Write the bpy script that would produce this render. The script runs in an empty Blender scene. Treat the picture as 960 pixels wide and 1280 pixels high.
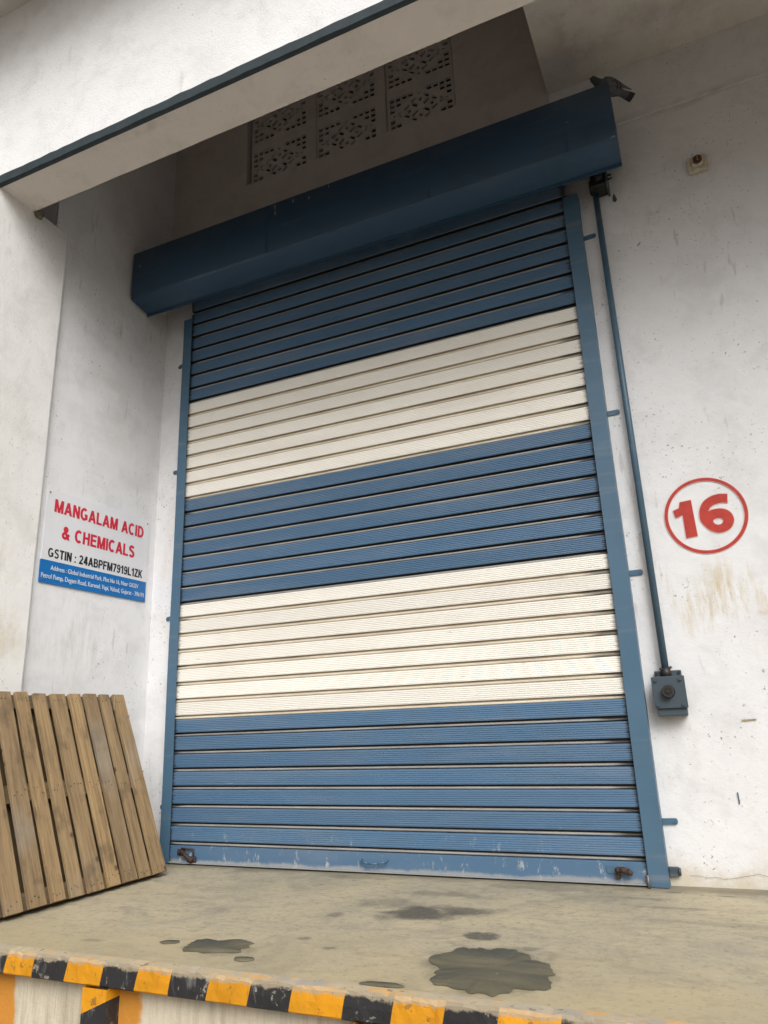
import bpy, bmesh, math, random
from mathutils import Vector, Matrix

random.seed(16)
S = bpy.context.scene
COL = S.collection

# ------------------------------------------------------------------ camera
F_PX, YAW, PITCH, ROLL = 904.27, -0.410424, 0.286929, -0.0377575
CAM = Vector((3.0239, -3.6553, 0.7200))
cy, sy, cp, sp, cr, sr = math.cos(YAW), math.sin(YAW), math.cos(PITCH), math.sin(PITCH), math.cos(ROLL), math.sin(ROLL)
fwd = Vector((sy * cp, cy * cp, sp)); rt = Vector((cy, -sy, 0)); up = rt.cross(fwd)
rt2 = cr * rt + sr * up; up2 = -sr * rt + cr * up
cd = bpy.data.cameras.new('camera'); cam = bpy.data.objects.new('camera', cd); COL.objects.link(cam)
cam.matrix_world = Matrix(((rt2.x, up2.x, -fwd.x, CAM.x), (rt2.y, up2.y, -fwd.y, CAM.y), (rt2.z, up2.z, -fwd.z, CAM.z), (0, 0, 0, 1)))
cd.sensor_fit = 'VERTICAL'; cd.sensor_height = 36.0; cd.lens = F_PX / 1280 * 36.0
cd.clip_start = 0.05; cd.clip_end = 3000
S.camera = cam

# ------------------------------------------------------------------ sky, sun, exposure (bright overcast)
SUN_EL, SUN_AZ = math.radians(40), math.radians(146)      # azimuth: from +Y (into the wall) clockwise
w = bpy.data.worlds.new('World'); S.world = w; w.use_nodes = True
nt = w.node_tree; nt.nodes.clear()
sky = nt.nodes.new('ShaderNodeTexSky'); sky.sky_type = 'NISHITA'; sky.sun_disc = False
sky.sun_elevation = SUN_EL; sky.sun_rotation = SUN_AZ; sky.air_density = 1.0; sky.dust_density = 6.0; sky.ozone_density = 1.0
hs = nt.nodes.new('ShaderNodeHueSaturation'); hs.inputs['Saturation'].default_value = 0.22   # a cloud deck: nearly white
bg = nt.nodes.new('ShaderNodeBackground'); bg.inputs[1].default_value = 0.10
ow = nt.nodes.new('ShaderNodeOutputWorld')
nt.links.new(sky.outputs[0], hs.inputs['Color']); nt.links.new(hs.outputs[0], bg.inputs[0]); nt.links.new(bg.outputs[0], ow.inputs[0])
ld = bpy.data.lights.new('sun', 'SUN'); ld.energy = 1.5; ld.angle = math.radians(40); ld.color = (1.0, 0.99, 0.98)
sun = bpy.data.objects.new('sun', ld); COL.objects.link(sun)
sd = Vector((math.sin(SUN_AZ) * math.cos(SUN_EL), math.cos(SUN_AZ) * math.cos(SUN_EL), math.sin(SUN_EL)))
sun.rotation_euler = (-sd).to_track_quat('-Z', 'Y').to_euler(); sun.location = sd * 30
vs = S.view_settings; vs.view_transform = 'Standard'; vs.look = 'None'; vs.gamma = 1.0; vs.use_curve_mapping = False
vs.exposure = 0.36
S.render.engine = 'CYCLES'
S.cycles.use_denoising = True
S.cycles.max_bounces = 6; S.cycles.diffuse_bounces = 4; S.cycles.glossy_bounces = 2; S.cycles.caustics_reflective = False; S.cycles.caustics_refractive = False
S.cycles.use_adaptive_sampling = True; S.cycles.adaptive_threshold = 0.015

# ------------------------------------------------------------------ material helpers
class NB:
    """small node-graph builder; positions are world positions"""
    def __init__(s, name):
        s.m = bpy.data.materials.new(name); s.m.use_nodes = True
        s.t = s.m.node_tree; s.t.nodes.clear()
        s.out = s.n('ShaderNodeOutputMaterial'); s.b = s.n('ShaderNodeBsdfPrincipled')
        s.t.links.new(s.b.outputs[0], s.out.inputs[0])
        s.geo = s.n('ShaderNodeNewGeometry'); s.P = s.geo.outputs['Position']
        s.sep = None; s._rand = None; s.cache = {}
    def n(s, t, **k):
        x = s.t.nodes.new(t)
        for a, v in k.items(): setattr(x, a, v)
        return x
    def set(s, inp, v):
        if isinstance(v, bpy.types.NodeSocket): s.t.links.new(v, inp)
        elif isinstance(v, (tuple, list)) and inp.type == 'RGBA': inp.default_value = (*v[:3], 1)
        else: inp.default_value = v
    def xyz(s, i):
        if s.sep is None:
            s.sep = s.n('ShaderNodeSeparateXYZ'); s.set(s.sep.inputs[0], s.P)
        return s.sep.outputs[i]
    def rand(s):
        if s._rand is None: s._rand = s.n('ShaderNodeObjectInfo').outputs['Random']
        return s._rand
    def objco(s): return s.n('ShaderNodeTexCoord').outputs['Object']
    def math(s, op, a, b=0.0, c=0.0, clamp=False):
        x = s.n('ShaderNodeMath', operation=op); x.use_clamp = clamp
        s.set(x.inputs[0], a); s.set(x.inputs[1], b); s.set(x.inputs[2], c); return x.outputs[0]
    def scaled(s, v, sc, off=(0, 0, 0)):
        x = s.n('ShaderNodeVectorMath', operation='MULTIPLY_ADD'); s.set(x.inputs[0], v); s.set(x.inputs[1], sc); s.set(x.inputs[2], off); return x.outputs[0]
    def shift(s, v, r, k):
        x = s.n('ShaderNodeVectorMath', operation='ADD'); s.set(x.inputs[0], v)
        c = s.n('ShaderNodeCombineXYZ'); q = s.math('MULTIPLY', r, k)
        for i in range(3): s.set(c.inputs[i], q)
        s.set(x.inputs[1], c.outputs[0]); return x.outputs[0]
    def noise(s, scale, detail=4, rough=0.55, v=None, dist=0.0):
        key = (scale, detail, rough, dist, v.as_pointer() if v is not None else 0)
        if key in s.cache: return s.cache[key]
        x = s.n('ShaderNodeTexNoise'); s.set(x.inputs['Vector'], v if v is not None else s.P)
        x.inputs['Scale'].default_value = scale; x.inputs['Detail'].default_value = detail; x.inputs['Roughness'].default_value = rough; x.inputs['Distortion'].default_value = dist
        s.cache[key] = x.outputs[0]
        return x.outputs[0]
    def step(s, f, a, b, lo=0.0, hi=1.0):
        x = s.n('ShaderNodeMapRange', interpolation_type='SMOOTHSTEP'); s.set(x.inputs[0], f)
        x.inputs[1].default_value = a; x.inputs[2].default_value = b; x.inputs[3].default_value = lo; x.inputs[4].default_value = hi
        return x.outputs[0]
    def mix(s, f, a, b, mode='MIX'):
        x = s.n('ShaderNodeMix', data_type='RGBA', blend_type=mode); x.clamp_factor = True
        s.set(x.inputs[0], f); s.set(x.inputs[6], a); s.set(x.inputs[7], b); return x.outputs[2]
    def mul(s, col, f):
        c = s.n('ShaderNodeCombineColor'); [s.set(c.inputs[i], f) for i in range(3)]
        return s.mix(1.0, col, c.outputs[0], 'MULTIPLY')
    def blob(s, c, r, edge=1.0, wob=0.35, ns=6.0):
        """irregular round patch: 1 inside, 0 outside"""
        d = s.n('ShaderNodeVectorMath', operation='SUBTRACT'); s.set(d.inputs[0], s.P); d.inputs[1].default_value = c
        e = s.n('ShaderNodeVectorMath', operation='DIVIDE'); s.set(e.inputs[0], d.outputs[0]); e.inputs[1].default_value = r
        l = s.n('ShaderNodeVectorMath', operation='LENGTH'); s.set(l.inputs[0], e.outputs[0])
        q = s.math('ADD', l.outputs['Value'], s.math('MULTIPLY', s.math('SUBTRACT', s.noise(ns, 3), 0.5), wob * 4))
        return s.step(q, 1.0, 1.0 - edge)
    def bump(s, h, strength=0.3, dist=0.01, prev=None):
        x = s.n('ShaderNodeBump'); x.inputs['Strength'].default_value = strength; x.inputs['Distance'].default_value = dist
        s.set(x.inputs['Height'], h)
        if prev is not None: s.set(x.inputs['Normal'], prev)
        return x.outputs[0]
    def done(s, col, rough=0.6, normal=None, metal=0.0, spec=None):
        s.set(s.b.inputs['Base Color'], col); s.set(s.b.inputs['Roughness'], rough); s.set(s.b.inputs['Metallic'], metal)
        if spec is not None: s.b.inputs['Specular IOR Level'].default_value = spec
        if normal is not None: s.set(s.b.inputs['Normal'], normal)
        return s.m

def plaster(name, base, tint=(0.70, 0.66, 0.62), speck=0.5, rough_bump=0.35, blobs=(), grime=0.0, scale=1.0, mott=0.5):
    b = NB(name)
    c = b.mix(b.step(b.noise(0.9 * scale, 5, 0.6), 0.35, 0.7, 0, mott), base, tint)
    c = b.mix(b.step(b.noise(5 * scale, 5, 0.68, dist=0.4), 0.43, 0.72, 0, 0.55), c, tuple(x * 0.86 for x in tint))
    c = b.mix(b.step(b.noise(16, 4, 0.7), 0.5, 0.8, 0, 0.20), c, (0.86, 0.85, 0.83))
    # pock marks and hairline scuffs
    gate = b.step(b.noise(2.3, 3, 0.6, b.shift(b.P, 3.0, 1.0)), 0.40, 0.62)
    sp_ = b.math('MULTIPLY', b.step(b.noise(62, 3, 0.65), 0.635, 0.70), gate)
    c = b.mix(b.math('MULTIPLY', sp_, speck), c, (0.20, 0.185, 0.165))
    sc_ = b.math('MULTIPLY', b.step(b.noise(1.0, 3, 0.55, b.scaled(b.P, (26, 26, 5))), 0.64, 0.71), b.step(b.noise(1.7, 2), 0.46, 0.60))
    c = b.mix(b.math('MULTIPLY', sc_, 0.35 * speck), c, (0.30, 0.28, 0.25))
    for (ctr, r, colr, k, ns) in blobs:
        m = b.math('MULTIPLY', b.blob(ctr, r, 1.0, 0.4, 5), b.step(b.noise(ns[0], 5, 0.65, b.scaled(b.P, ns[1])), 0.42, 0.68))
        c = b.mix(b.math('MULTIPLY', m, k), c, colr)
    if grime > 0:   # splashed dirt along the foot, ragged upper outline
        m = b.step(b.math('ADD', b.xyz(2), b.math('MULTIPLY', b.math('SUBTRACT', b.noise(4, 6, 0.7), 0.5), 0.5)), 0.17, 0.0)
        c = b.mix(b.math('MULTIPLY', m, grime), c, (0.52, 0.45, 0.32))
    h1 = b.noise(110, 3, 0.6); h2 = b.noise(14, 4, 0.6)
    nrm = b.bump(h1, rough_bump, 0.004); nrm = b.bump(h2, 0.25, 0.012, nrm)
    return b.done(c, 0.88, nrm, spec=0.2)

YEL = (0.50, 0.38, 0.17); RUST = (0.42, 0.24, 0.09); GREY = (0.45, 0.43, 0.40)
M = {}
M['wall'] = plaster('wall_plaster', (0.735, 0.735, 0.74), (0.665, 0.655, 0.655), 0.9, 0.22, grime=0.75, mott=0.6, blobs=[
    ((3.10, 0.06, 1.24), (0.30, 0.5, 0.22), YEL, 0.8, (1.0, (24, 1, 4))),
    ((3.28, 0.06, 1.16), (0.06, 0.5, 0.05), RUST, 0.75, (9.0, (1, 1, 1))),
    ((3.29, 0.06, 1.30), (0.035, 0.5, 0.04), RUST, 0.6, (9.0, (1, 1, 1))),
    ((3.38, 0.06, 1.10), (0.2, 0.5, 0.3), YEL, 0.35, (1.0, (20, 1, 3))),
    ((2.98, 0.06, 0.55), (0.28, 0.5, 0.35), GREY, 0.35, (7.0, (1, 1, 1))),
    ((2.80, 0.06, 1.60), (0.06, 0.5, 0.55), (0.55, 0.48, 0.38), 0.5, (6.0, (1, 1, 0.5))),
    ((3.05, 0.06, 3.35), (0.22, 0.5, 0.18), GREY, 0.5, (9.0, (1, 1, 1))),
    ((-0.18, 0.06, 1.5), (0.05, 0.5, 1.6), (0.60, 0.55, 0.45), 0.4, (6.0, (1, 1, 0.4))),
    ((3.4, 0.06, 4.03), (0.9, 0.5, 0.06), (0.34, 0.31, 0.27), 0.55, (3.0, (1, 1, 3))),
])
M['side'] = plaster('side_wall_plaster', (0.77, 0.77, 0.78), (0.70, 0.695, 0.70), 0.85, 0.16, grime=0.5, mott=0.7, blobs=[
    ((-0.285, -0.55, 1.25), (0.5, 0.45, 0.35), GREY, 0.45, (1.0, (1, 16, 4))),
    ((-0.285, -0.5, 2.75), (0.5, 0.45, 0.5), GREY, 0.30, (3.0, (1, 1, 2))),
    ((-0.285, -0.45, 3.35), (0.5, 0.30, 0.30), GREY, 0.35, (6.0, (1, 1, 1))),
])
M['column'] = plaster('column_plaster', (0.82, 0.81, 0.79), (0.75, 0.73, 0.69), 0.5, 0.55, grime=0.3, mott=0.6, blobs=[
    ((-0.25, -1.0, 1.15), (0.3, 0.07, 0.22), YEL, 1.0, (4.0, (1, 1, 0.6))),
    ((-0.25, -1.02, 1.30), (0.3, 0.16, 0.30), YEL, 0.6, (6.0, (1, 1, 0.5))),
    ((-0.25, -1.15, 1.62), (0.3, 0.12, 0.22), YEL, 0.35, (8.0, (1, 1, 0.5))),
])
M['beam'] = plaster('beam_plaster', (0.86, 0.86, 0.855), (0.80, 0.79, 0.775), 0.5, 0.7, mott=0.4)
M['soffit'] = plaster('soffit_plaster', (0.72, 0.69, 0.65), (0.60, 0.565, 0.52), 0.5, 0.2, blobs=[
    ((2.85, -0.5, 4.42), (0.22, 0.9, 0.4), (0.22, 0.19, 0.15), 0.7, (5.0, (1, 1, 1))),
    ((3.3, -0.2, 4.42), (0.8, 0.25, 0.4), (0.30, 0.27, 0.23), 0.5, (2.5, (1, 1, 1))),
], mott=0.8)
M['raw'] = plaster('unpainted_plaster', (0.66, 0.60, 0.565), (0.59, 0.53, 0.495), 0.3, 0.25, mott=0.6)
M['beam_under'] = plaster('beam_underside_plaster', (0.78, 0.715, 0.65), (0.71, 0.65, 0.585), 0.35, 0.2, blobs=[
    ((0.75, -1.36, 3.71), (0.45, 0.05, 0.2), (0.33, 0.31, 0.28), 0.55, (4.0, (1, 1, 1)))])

def paint(name, base, wear=0.3, rough=0.45, chips=(0.62, 0.60, 0.56), dusty=0.25, chip_sc=14):
    b = NB(name)
    v = b.shift(b.P, b.rand(), 0.0)
    c = b.mix(b.step(b.noise(3.0, 5, 0.6, v), 0.35, 0.75, 0, 0.45), base, tuple(x * 0.72 + 0.012 for x in base))
    c = b.mix(b.step(b.noise(1.0, 5, 0.6, b.scaled(v, (1.2, 3, 14))), 0.52, 0.8, 0, dusty), c, (0.30, 0.29, 0.27))
    ch = b.math('MULTIPLY', b.step(b.noise(1.0, 6, 0.72, b.scaled(v, (chip_sc, chip_sc, chip_sc * 3.0))), 0.66, 0.70), b.step(b.noise(2.2, 3), 0.47, 0.62))
    c = b.mix(b.math('MULTIPLY', ch, wear), c, chips)
    nrm = b.bump(b.noise(1.0, 4, 0.6, b.scaled(b.P, (2, 10, 5))), 0.12, 0.01)
    nrm = b.bump(b.noise(160, 2), 0.05, 0.002, nrm)
    r = b.step(b.noise(5, 4), 0.3, 0.7, rough - 0.08, rough + 0.12)
    return b.done(c, r, nrm)

BLUE = (0.076, 0.152, 0.252)
def slat_paint(name, base, chips, dust, wear, low_scuff=False, grease=0.8):
    """paint on a slat: grease where it runs in the guides, long scuffs, dull dust"""
    b = NB(name)
    x, z = b.xyz(0), b.xyz(2)
    r = b.rand()
    c = b.mul(base, b.step(r, 0, 1, 0.93, 1.05))
    v = b.shift(b.P, r, 7.0)
    c = b.mix(b.step(b.noise(1.0, 5, 0.6, b.scaled(v, (1.1, 1, 9))), 0.42, 0.8, 0, 0.40), c, dust)
    c = b.mix(b.step(b.noise(2.0, 4, 0.6), 0.45, 0.75, 0, 0.25), c, tuple(q * 0.8 for q in base))
    sc = b.math('MULTIPLY', b.step(b.noise(1.0, 5, 0.72, b.scaled(v, (7, 1, 60))), 0.655, 0.70), b.step(b.noise(1.6, 2, 0.5, b.scaled(v, (1, 1, 3))), 0.50, 0.60))
    c = b.mix(b.math('MULTIPLY', sc, wear), c, chips)
    if low_scuff:   # plaster and mud splashed on the lowest slats
        g = b.step(b.math('ADD', z, b.math('MULTIPLY', b.math('SUBTRACT', b.noise(2.0, 3), 0.5), 0.25)), 0.27, 0.03)
        sp2 = b.step(b.noise(1.0, 6, 0.75, b.scaled(b.P, (22, 1, 11))), 0.56, 0.66)
        c = b.mix(b.math('MULTIPLY', b.math('MULTIPLY', g, sp2), 0.65), c, (0.50, 0.50, 0.47))
        g2 = b.step(b.math('ADD', z, b.math('MULTIPLY', b.math('SUBTRACT', b.noise(9.0, 5, 0.7), 0.5), 0.05)), 0.034, 0.016)
        c = b.mix(b.math('MULTIPLY', g2, 0.7), c, (0.36, 0.35, 0.32))
    # grease at both ends, combed into the ribs
    wob = b.math('MULTIPLY', b.math('SUBTRACT', b.noise(1.0, 4, 0.7, b.scaled(b.P, (3, 1, 70))), 0.5), 0.10)
    gr = b.math('MAXIMUM', b.step(b.math('ADD', x, wob), 2.606, 2.634), b.step(b.math('ADD', x, wob), 0.010, -0.006))
    c = b.mix(b.math('MULTIPLY', gr, grease), c, (0.022, 0.019, 0.016))
    nrm = b.bump(b.noise(1.0, 3, 0.6, b.scaled(v, (1.6, 6, 6))), 0.10, 0.01)
    return b.done(c, b.step(b.noise(4, 4), 0.3, 0.7, 0.42, 0.62), nrm)
M['blue'] = slat_paint('blue_slat_paint', BLUE, (0.42, 0.42, 0.38), (0.20, 0.24, 0.29), 0.55)
M['blue_low'] = slat_paint('blue_slat_paint_splashed', BLUE, (0.45, 0.45, 0.42), (0.20, 0.24, 0.29), 0.5, True)
M['cream'] = slat_paint('cream_slat_paint', (0.82, 0.795, 0.73), (0.16, 0.14, 0.11), (0.70, 0.66, 0.57), 0.7, grease=0.45)
def curl_mat(name, a, d, k):
    b = NB(name)
    x = b.xyz(0)
    v = b.shift(b.P, b.rand(), 9.0)
    c = b.mix(b.step(b.noise(1.0, 5, 0.65, b.scaled(v, (3, 1, 20))), 0.35, 0.7), a, d)
    wob = b.math('MULTIPLY', b.math('SUBTRACT', b.noise(1.0, 3, 0.7, b.scaled(v, (1.5, 1, 30))), 0.5), 0.5)
    gr = b.math('MAXIMUM', b.step(b.math('ADD', x, wob), 2.50, 2.60), b.step(b.math('ADD', x, wob), 0.03, -0.04))
    c = b.mix(b.math('MULTIPLY', gr, k), c, (0.020, 0.016, 0.013))
    return b.done(c, 0.6)
M['curl_blue'] = curl_mat('worn_interlock_metal', (0.36, 0.345, 0.32), (0.25, 0.24, 0.23), 0.9)
M['curl_cream'] = curl_mat('worn_interlock_cream', (0.66, 0.59, 0.47), (0.48, 0.41, 0.30), 0.7)
M['curl_back'] = curl_mat('worn_interlock_brown', (0.50, 0.43, 0.32), (0.36, 0.30, 0.22), 0.7)
M['guide'] = paint('guide_rail_paint', (0.062, 0.130, 0.200), 0.25, 0.45, (0.05, 0.05, 0.045), 0.35, 9)
M['hood'] = paint('hood_paint', (0.024, 0.064, 0.118), 0.35, 0.42, (0.55, 0.55, 0.52), 0.12, 8)
M['box'] = paint('gear_box_paint', (0.042, 0.064, 0.080), 0.5, 0.5, (0.04, 0.045, 0.045), 0.45, 20)
M['shaft'] = paint('drive_shaft_paint', (0.060, 0.118, 0.172), 0.3, 0.4, (0.30, 0.28, 0.25), 0.25, 20)
def simple(name, col, rough=0.5, metal=0.0, var=0.25, sc=20):
    b = NB(name)
    c = b.mix(b.step(b.noise(sc, 4, 0.65), 0.35, 0.7, 0, 1), col, tuple(x * (1 - var) for x in col))
    return b.done(c, rough, b.bump(b.noise(sc * 4, 3), 0.12, 0.003), metal)
M['black'] = simple('black_greasy_steel_and_groove_shade', (0.020, 0.019, 0.018), 0.5)
M['rust'] = simple('rusted_steel', (0.062, 0.034, 0.024), 0.75, 0.0, 0.6, 60)
M['steel'] = simple('dull_steel', (0.23, 0.22, 0.21), 0.5, 0.6)
M['red'] = simple('red_stencil_paint', (0.46, 0.036, 0.022), 0.7, 0, 0.22, 25)
M['pink'] = simple('red_overspray', (0.74, 0.48, 0.44), 0.85, 0, 0.08, 40)
M['bluemark'] = simple('blue_paint_drop', (0.06, 0.10, 0.14), 0.6)
M['sign_white'] = simple('sign_white_sheet', (0.74, 0.745, 0.77), 0.38, 0, 0.05, 4)
M['sign_blue'] = simple('sign_blue_print', (0.006, 0.155, 0.46), 0.38, 0, 0.08, 4)
M['sign_red'] = simple('sign_red_print', (0.60, 0.018, 0.045), 0.4, 0, 0.05)
M['sign_shadow'] = simple('sign_dark_red_outline', (0.28, 0.06, 0.09), 0.4, 0, 0.05)
M['sign_black'] = simple('sign_black_print', (0.014, 0.014, 0.016), 0.4, 0, 0.05)
M['sign_text'] = simple('sign_white_print', (0.66, 0.72, 0.82), 0.4, 0, 0.05)
M['bakelite'] = simple('cream_bakelite', (0.60, 0.54, 0.42), 0.4, 0, 0.3, 40)
M['brown'] = simple('brown_bakelite', (0.085, 0.028, 0.012), 0.3)
M['brass'] = simple('brass_contact', (0.50, 0.33, 0.13), 0.35, 0.8)
M['nail'] = simple('nail_head', (0.075, 0.058, 0.045), 0.6, 0.3)
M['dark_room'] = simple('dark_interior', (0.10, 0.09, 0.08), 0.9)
M['twig'] = simple('dry_straw', (0.36, 0.29, 0.17), 0.8)

def wood(name, along, gap_shade=1.0):      # grain runs along the board's own long axis (object Z)
    b = NB(name)
    r = b.rand(); o = b.shift(b.objco(), r, 31.0)
    c = b.mix(r, (0.375, 0.255, 0.128), (0.255, 0.180, 0.102))
    g = b.noise(1.0, 6, 0.62, b.scaled(o, along), 0.8)
    c = b.mix(b.step(g, 0.35, 0.68, 0, 0.70), c, (0.140, 0.094, 0.052))
    g2 = b.noise(1.0, 3, 0.6, b.scaled(o, tuple(x * 3.1 for x in along)))
    c = b.mix(b.step(g2, 0.52, 0.72, 0, 0.5), c, (0.36, 0.265, 0.155))
    c = b.mix(b.step(b.noise(6.0, 5, 0.6, o), 0.50, 0.70, 0, 0.6), c, (0.105, 0.074, 0.048))       # dirt, knots
    kn = b.n('ShaderNodeTexVoronoi'); kn.inputs['Scale'].default_value = 5.5; b.set(kn.inputs['Vector'], o)
    c = b.mix(b.step(kn.outputs['Distance'], 0.10, 0.05, 0, 0.75), c, (0.075, 0.045, 0.026))
    c = b.mix(b.step(b.noise(2.0, 4, 0.5, o), 0.55, 0.75, 0, 0.4), c, (0.33, 0.30, 0.25))               # weathered grey
    if gap_shade < 1: c = b.mul(c, gap_shade)      # inner timber darkened: shade in the board gaps put into the colour
    n1 = b.bump(g, 0.35, 0.004); n1 = b.bump(g2, 0.25, 0.002, n1)
    return b.done(c, 0.82, n1, spec=0.25)
M['wood'] = wood('pallet_wood', (55, 55, 3.2))
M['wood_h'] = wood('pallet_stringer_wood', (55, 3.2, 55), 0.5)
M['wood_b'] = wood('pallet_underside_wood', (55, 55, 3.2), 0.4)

def floor_mat():
    b = NB('dock_concrete')
    x, y = b.xyz(0), b.xyz(1)
    c = b.mix(b.step(b.noise(1.6, 5, 0.6), 0.35, 0.7), (0.455, 0.392, 0.265), (0.365, 0.325, 0.240))
    # trowel and broom sweeps
    sw = b.noise(1.0, 6, 0.68, b.scaled(b.P, (5, 13, 1)), 0.9)
    c = b.mix(b.step(sw, 0.46, 0.72, 0, 0.55), c, (0.225, 0.202, 0.155))
    sw2 = b.noise(1.0, 5, 0.7, b.scaled(b.P, (11, 20, 1), (5, 3, 0)), 1.6)
    c = b.mix(b.step(sw2, 0.48, 0.70, 0, 0.7), c, (0.46, 0.405, 0.280))
    c = b.mix(b.step(b.noise(30, 5, 0.75), 0.50, 0.68, 0, 0.55), c, (0.20, 0.18, 0.14))
    c = b.mix(b.step(b.noise(2.6, 5, 0.65, dist=0.8), 0.50, 0.72, 0, 0.55), c, (0.215, 0.198, 0.160))
    # yellowish mud left along the open edge
    e = b.step(b.math('ADD', y, b.math('MULTIPLY', b.math('SUBTRACT', b.noise(2.4, 5, 0.65), 0.5), 0.9)), -0.95, -1.5)
    c = b.mix(b.math('MULTIPLY', e, 0.5), c, (0.43, 0.350, 0.200))
    # old oil and damp marks
    def mark(cx, cy_, rx, ry, k, col=(0.085, 0.078, 0.066), ns=7, wob=0.45, edge=0.7):
        nonlocal c
        c = b.mix(b.math('MULTIPLY', b.blob((cx, cy_, 0), (rx, ry, 5), edge, wob, ns), k), c, col)
    mark(1.82, -0.67, 0.23, 0.15, 0.92); mark(1.99, -0.60, 0.20, 0.10, 0.75); mark(1.62, -0.55, 0.16, 0.12, 0.40, ns=10)
    mark(1.78, -0.35, 0.30, 0.07, 0.40, ns=12); mark(2.15, -0.92, 0.09, 0.06, 0.85, ns=16, edge=0.4)
    mark(1.50, -0.80, 0.045, 0.05, 0.5); mark(1.55, -1.12, 0.04, 0.03, 0.55, ns=14); mark(1.69, -1.20, 0.03, 0.02, 0.55, ns=14)
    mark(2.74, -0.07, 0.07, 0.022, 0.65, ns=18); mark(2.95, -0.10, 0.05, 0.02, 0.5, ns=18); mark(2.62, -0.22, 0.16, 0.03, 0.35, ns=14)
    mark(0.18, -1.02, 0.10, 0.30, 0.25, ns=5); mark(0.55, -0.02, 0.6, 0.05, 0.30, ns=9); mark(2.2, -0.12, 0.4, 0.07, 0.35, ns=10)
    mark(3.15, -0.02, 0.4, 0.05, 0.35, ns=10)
    mark(2.28, -1.25, 0.235, 0.250, 0.55, (0.155, 0.140, 0.100), ns=9, wob=0.22, edge=0.35); mark(1.31, -1.31, 0.165, 0.085, 0.5, (0.155, 0.140, 0.100), ns=12, wob=0.25, edge=0.4)
    mark(2.02, -1.47, 0.13, 0.035, 0.6, (0.135, 0.122, 0.085), ns=14); mark(2.34, -1.02, 0.05, 0.03, 0.5, ns=14); mark(0.80, -1.36, 0.06, 0.03, 0.4, ns=12)
    mark(1.25, -0.10, 0.25, 0.05, 0.35, ns=8); mark(2.95, -0.55, 0.35, 0.05, 0.25, ns=6); mark(2.75, -0.35, 0.22, 0.03, 0.35, ns=9)
    sp_ = b.math('MULTIPLY', b.step(b.noise(1.0, 3, 0.6, b.scaled(b.P, (17, 26, 1))), 0.635, 0.69), b.step(y, -1.3, -0.4, 0.25, 1.0))
    c = b.mix(b.math('MULTIPLY', sp_, 0.55), c, (0.115, 0.105, 0.088))
    grit = b.step(b.noise(1.0, 3, 0.7, b.scaled(b.P, (55, 75, 1))), 0.62, 0.68)
    c = b.mix(b.math('MULTIPLY', grit, 0.5), c, (0.10, 0.09, 0.072))
    pale = b.step(b.noise(1.0, 4, 0.7, b.scaled(b.P, (38, 60, 1), (7, 1, 0))), 0.60, 0.68)
    c = b.mix(b.math('MULTIPLY', pale, 0.45), c, (0.55, 0.50, 0.38))
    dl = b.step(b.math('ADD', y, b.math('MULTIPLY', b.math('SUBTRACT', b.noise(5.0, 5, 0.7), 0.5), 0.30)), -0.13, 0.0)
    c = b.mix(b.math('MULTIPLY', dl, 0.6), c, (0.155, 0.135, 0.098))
    n = b.bump(sw, 0.45, 0.008); n = b.bump(b.noise(70, 4, 0.7), 0.25, 0.003, n); n = b.bump(sw2, 0.2, 0.004, n)
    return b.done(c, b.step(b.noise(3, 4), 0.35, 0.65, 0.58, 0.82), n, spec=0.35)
M['floor'] = floor_mat()
def wet():
    b = NB('wet_concrete')
    sw = b.noise(1.0, 6, 0.65, b.scaled(b.P, (3, 15, 1)), 0.5)
    c = b.mix(b.step(sw, 0.4, 0.7), (0.098, 0.090, 0.058), (0.170, 0.150, 0.098))
    c = b.mix(b.step(b.noise(34, 3, 0.7), 0.66, 0.74), c, (0.30, 0.27, 0.20))
    n = b.bump(sw, 0.22, 0.004); n = b.bump(b.noise(45, 3), 0.10, 0.002, n)
    return b.done(c, b.step(sw, 0.35, 0.7, 0.30, 0.55), n, spec=0.2)
M['wet'] = wet()
def kerb_paint(name, base, under, k):
    b = NB(name)
    c = b.mix(b.step(b.noise(5, 5, 0.6), 0.35, 0.7, 0, 0.6), base, tuple(x * 0.62 for x in base))
    dr = b.step(b.noise(1.0, 6, 0.7, b.scaled(b.P, (24, 24, 6))), 0.56, 0.68)
    c = b.mix(b.math('MULTIPLY', dr, k), c, under)
    chip = b.step(b.noise(22, 6, 0.75), 0.60, 0.65)
    c = b.mix(b.math('MULTIPLY', chip, 0.7), c, (0.40, 0.36, 0.29) if base[0] < 0.2 else (0.17, 0.10, 0.035))
    lip = b.step(b.math('ADD', b.xyz(2), b.math('MULTIPLY', b.math('SUBTRACT', b.noise(1.0, 5, 0.7, b.scaled(b.P, (14, 14, 14))), 0.5), 0.055)), -0.016, -0.008)
    c = b.mix(b.math('MULTIPLY', lip, 0.75), c, (0.40, 0.33, 0.22))
    streak = b.step(b.noise(1.0, 5, 0.75, b.scaled(b.P, (60, 60, 5), (3, 0, 0))), 0.60, 0.68)
    c = b.mix(b.math('MULTIPLY', streak, 0.55), c, (0.045, 0.035, 0.025))
    return b.done(c, 0.6, b.bump(b.noise(30, 4, 0.7), 0.5, 0.005))
M['kyellow'] = kerb_paint('yellow_kerb_paint', (0.74, 0.315, 0.006), (0.50, 0.165, 0.005), 0.7)
M['kblack'] = kerb_paint('black_kerb_paint', (0.024, 0.023, 0.024), (0.17, 0.165, 0.155), 0.75)
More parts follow.
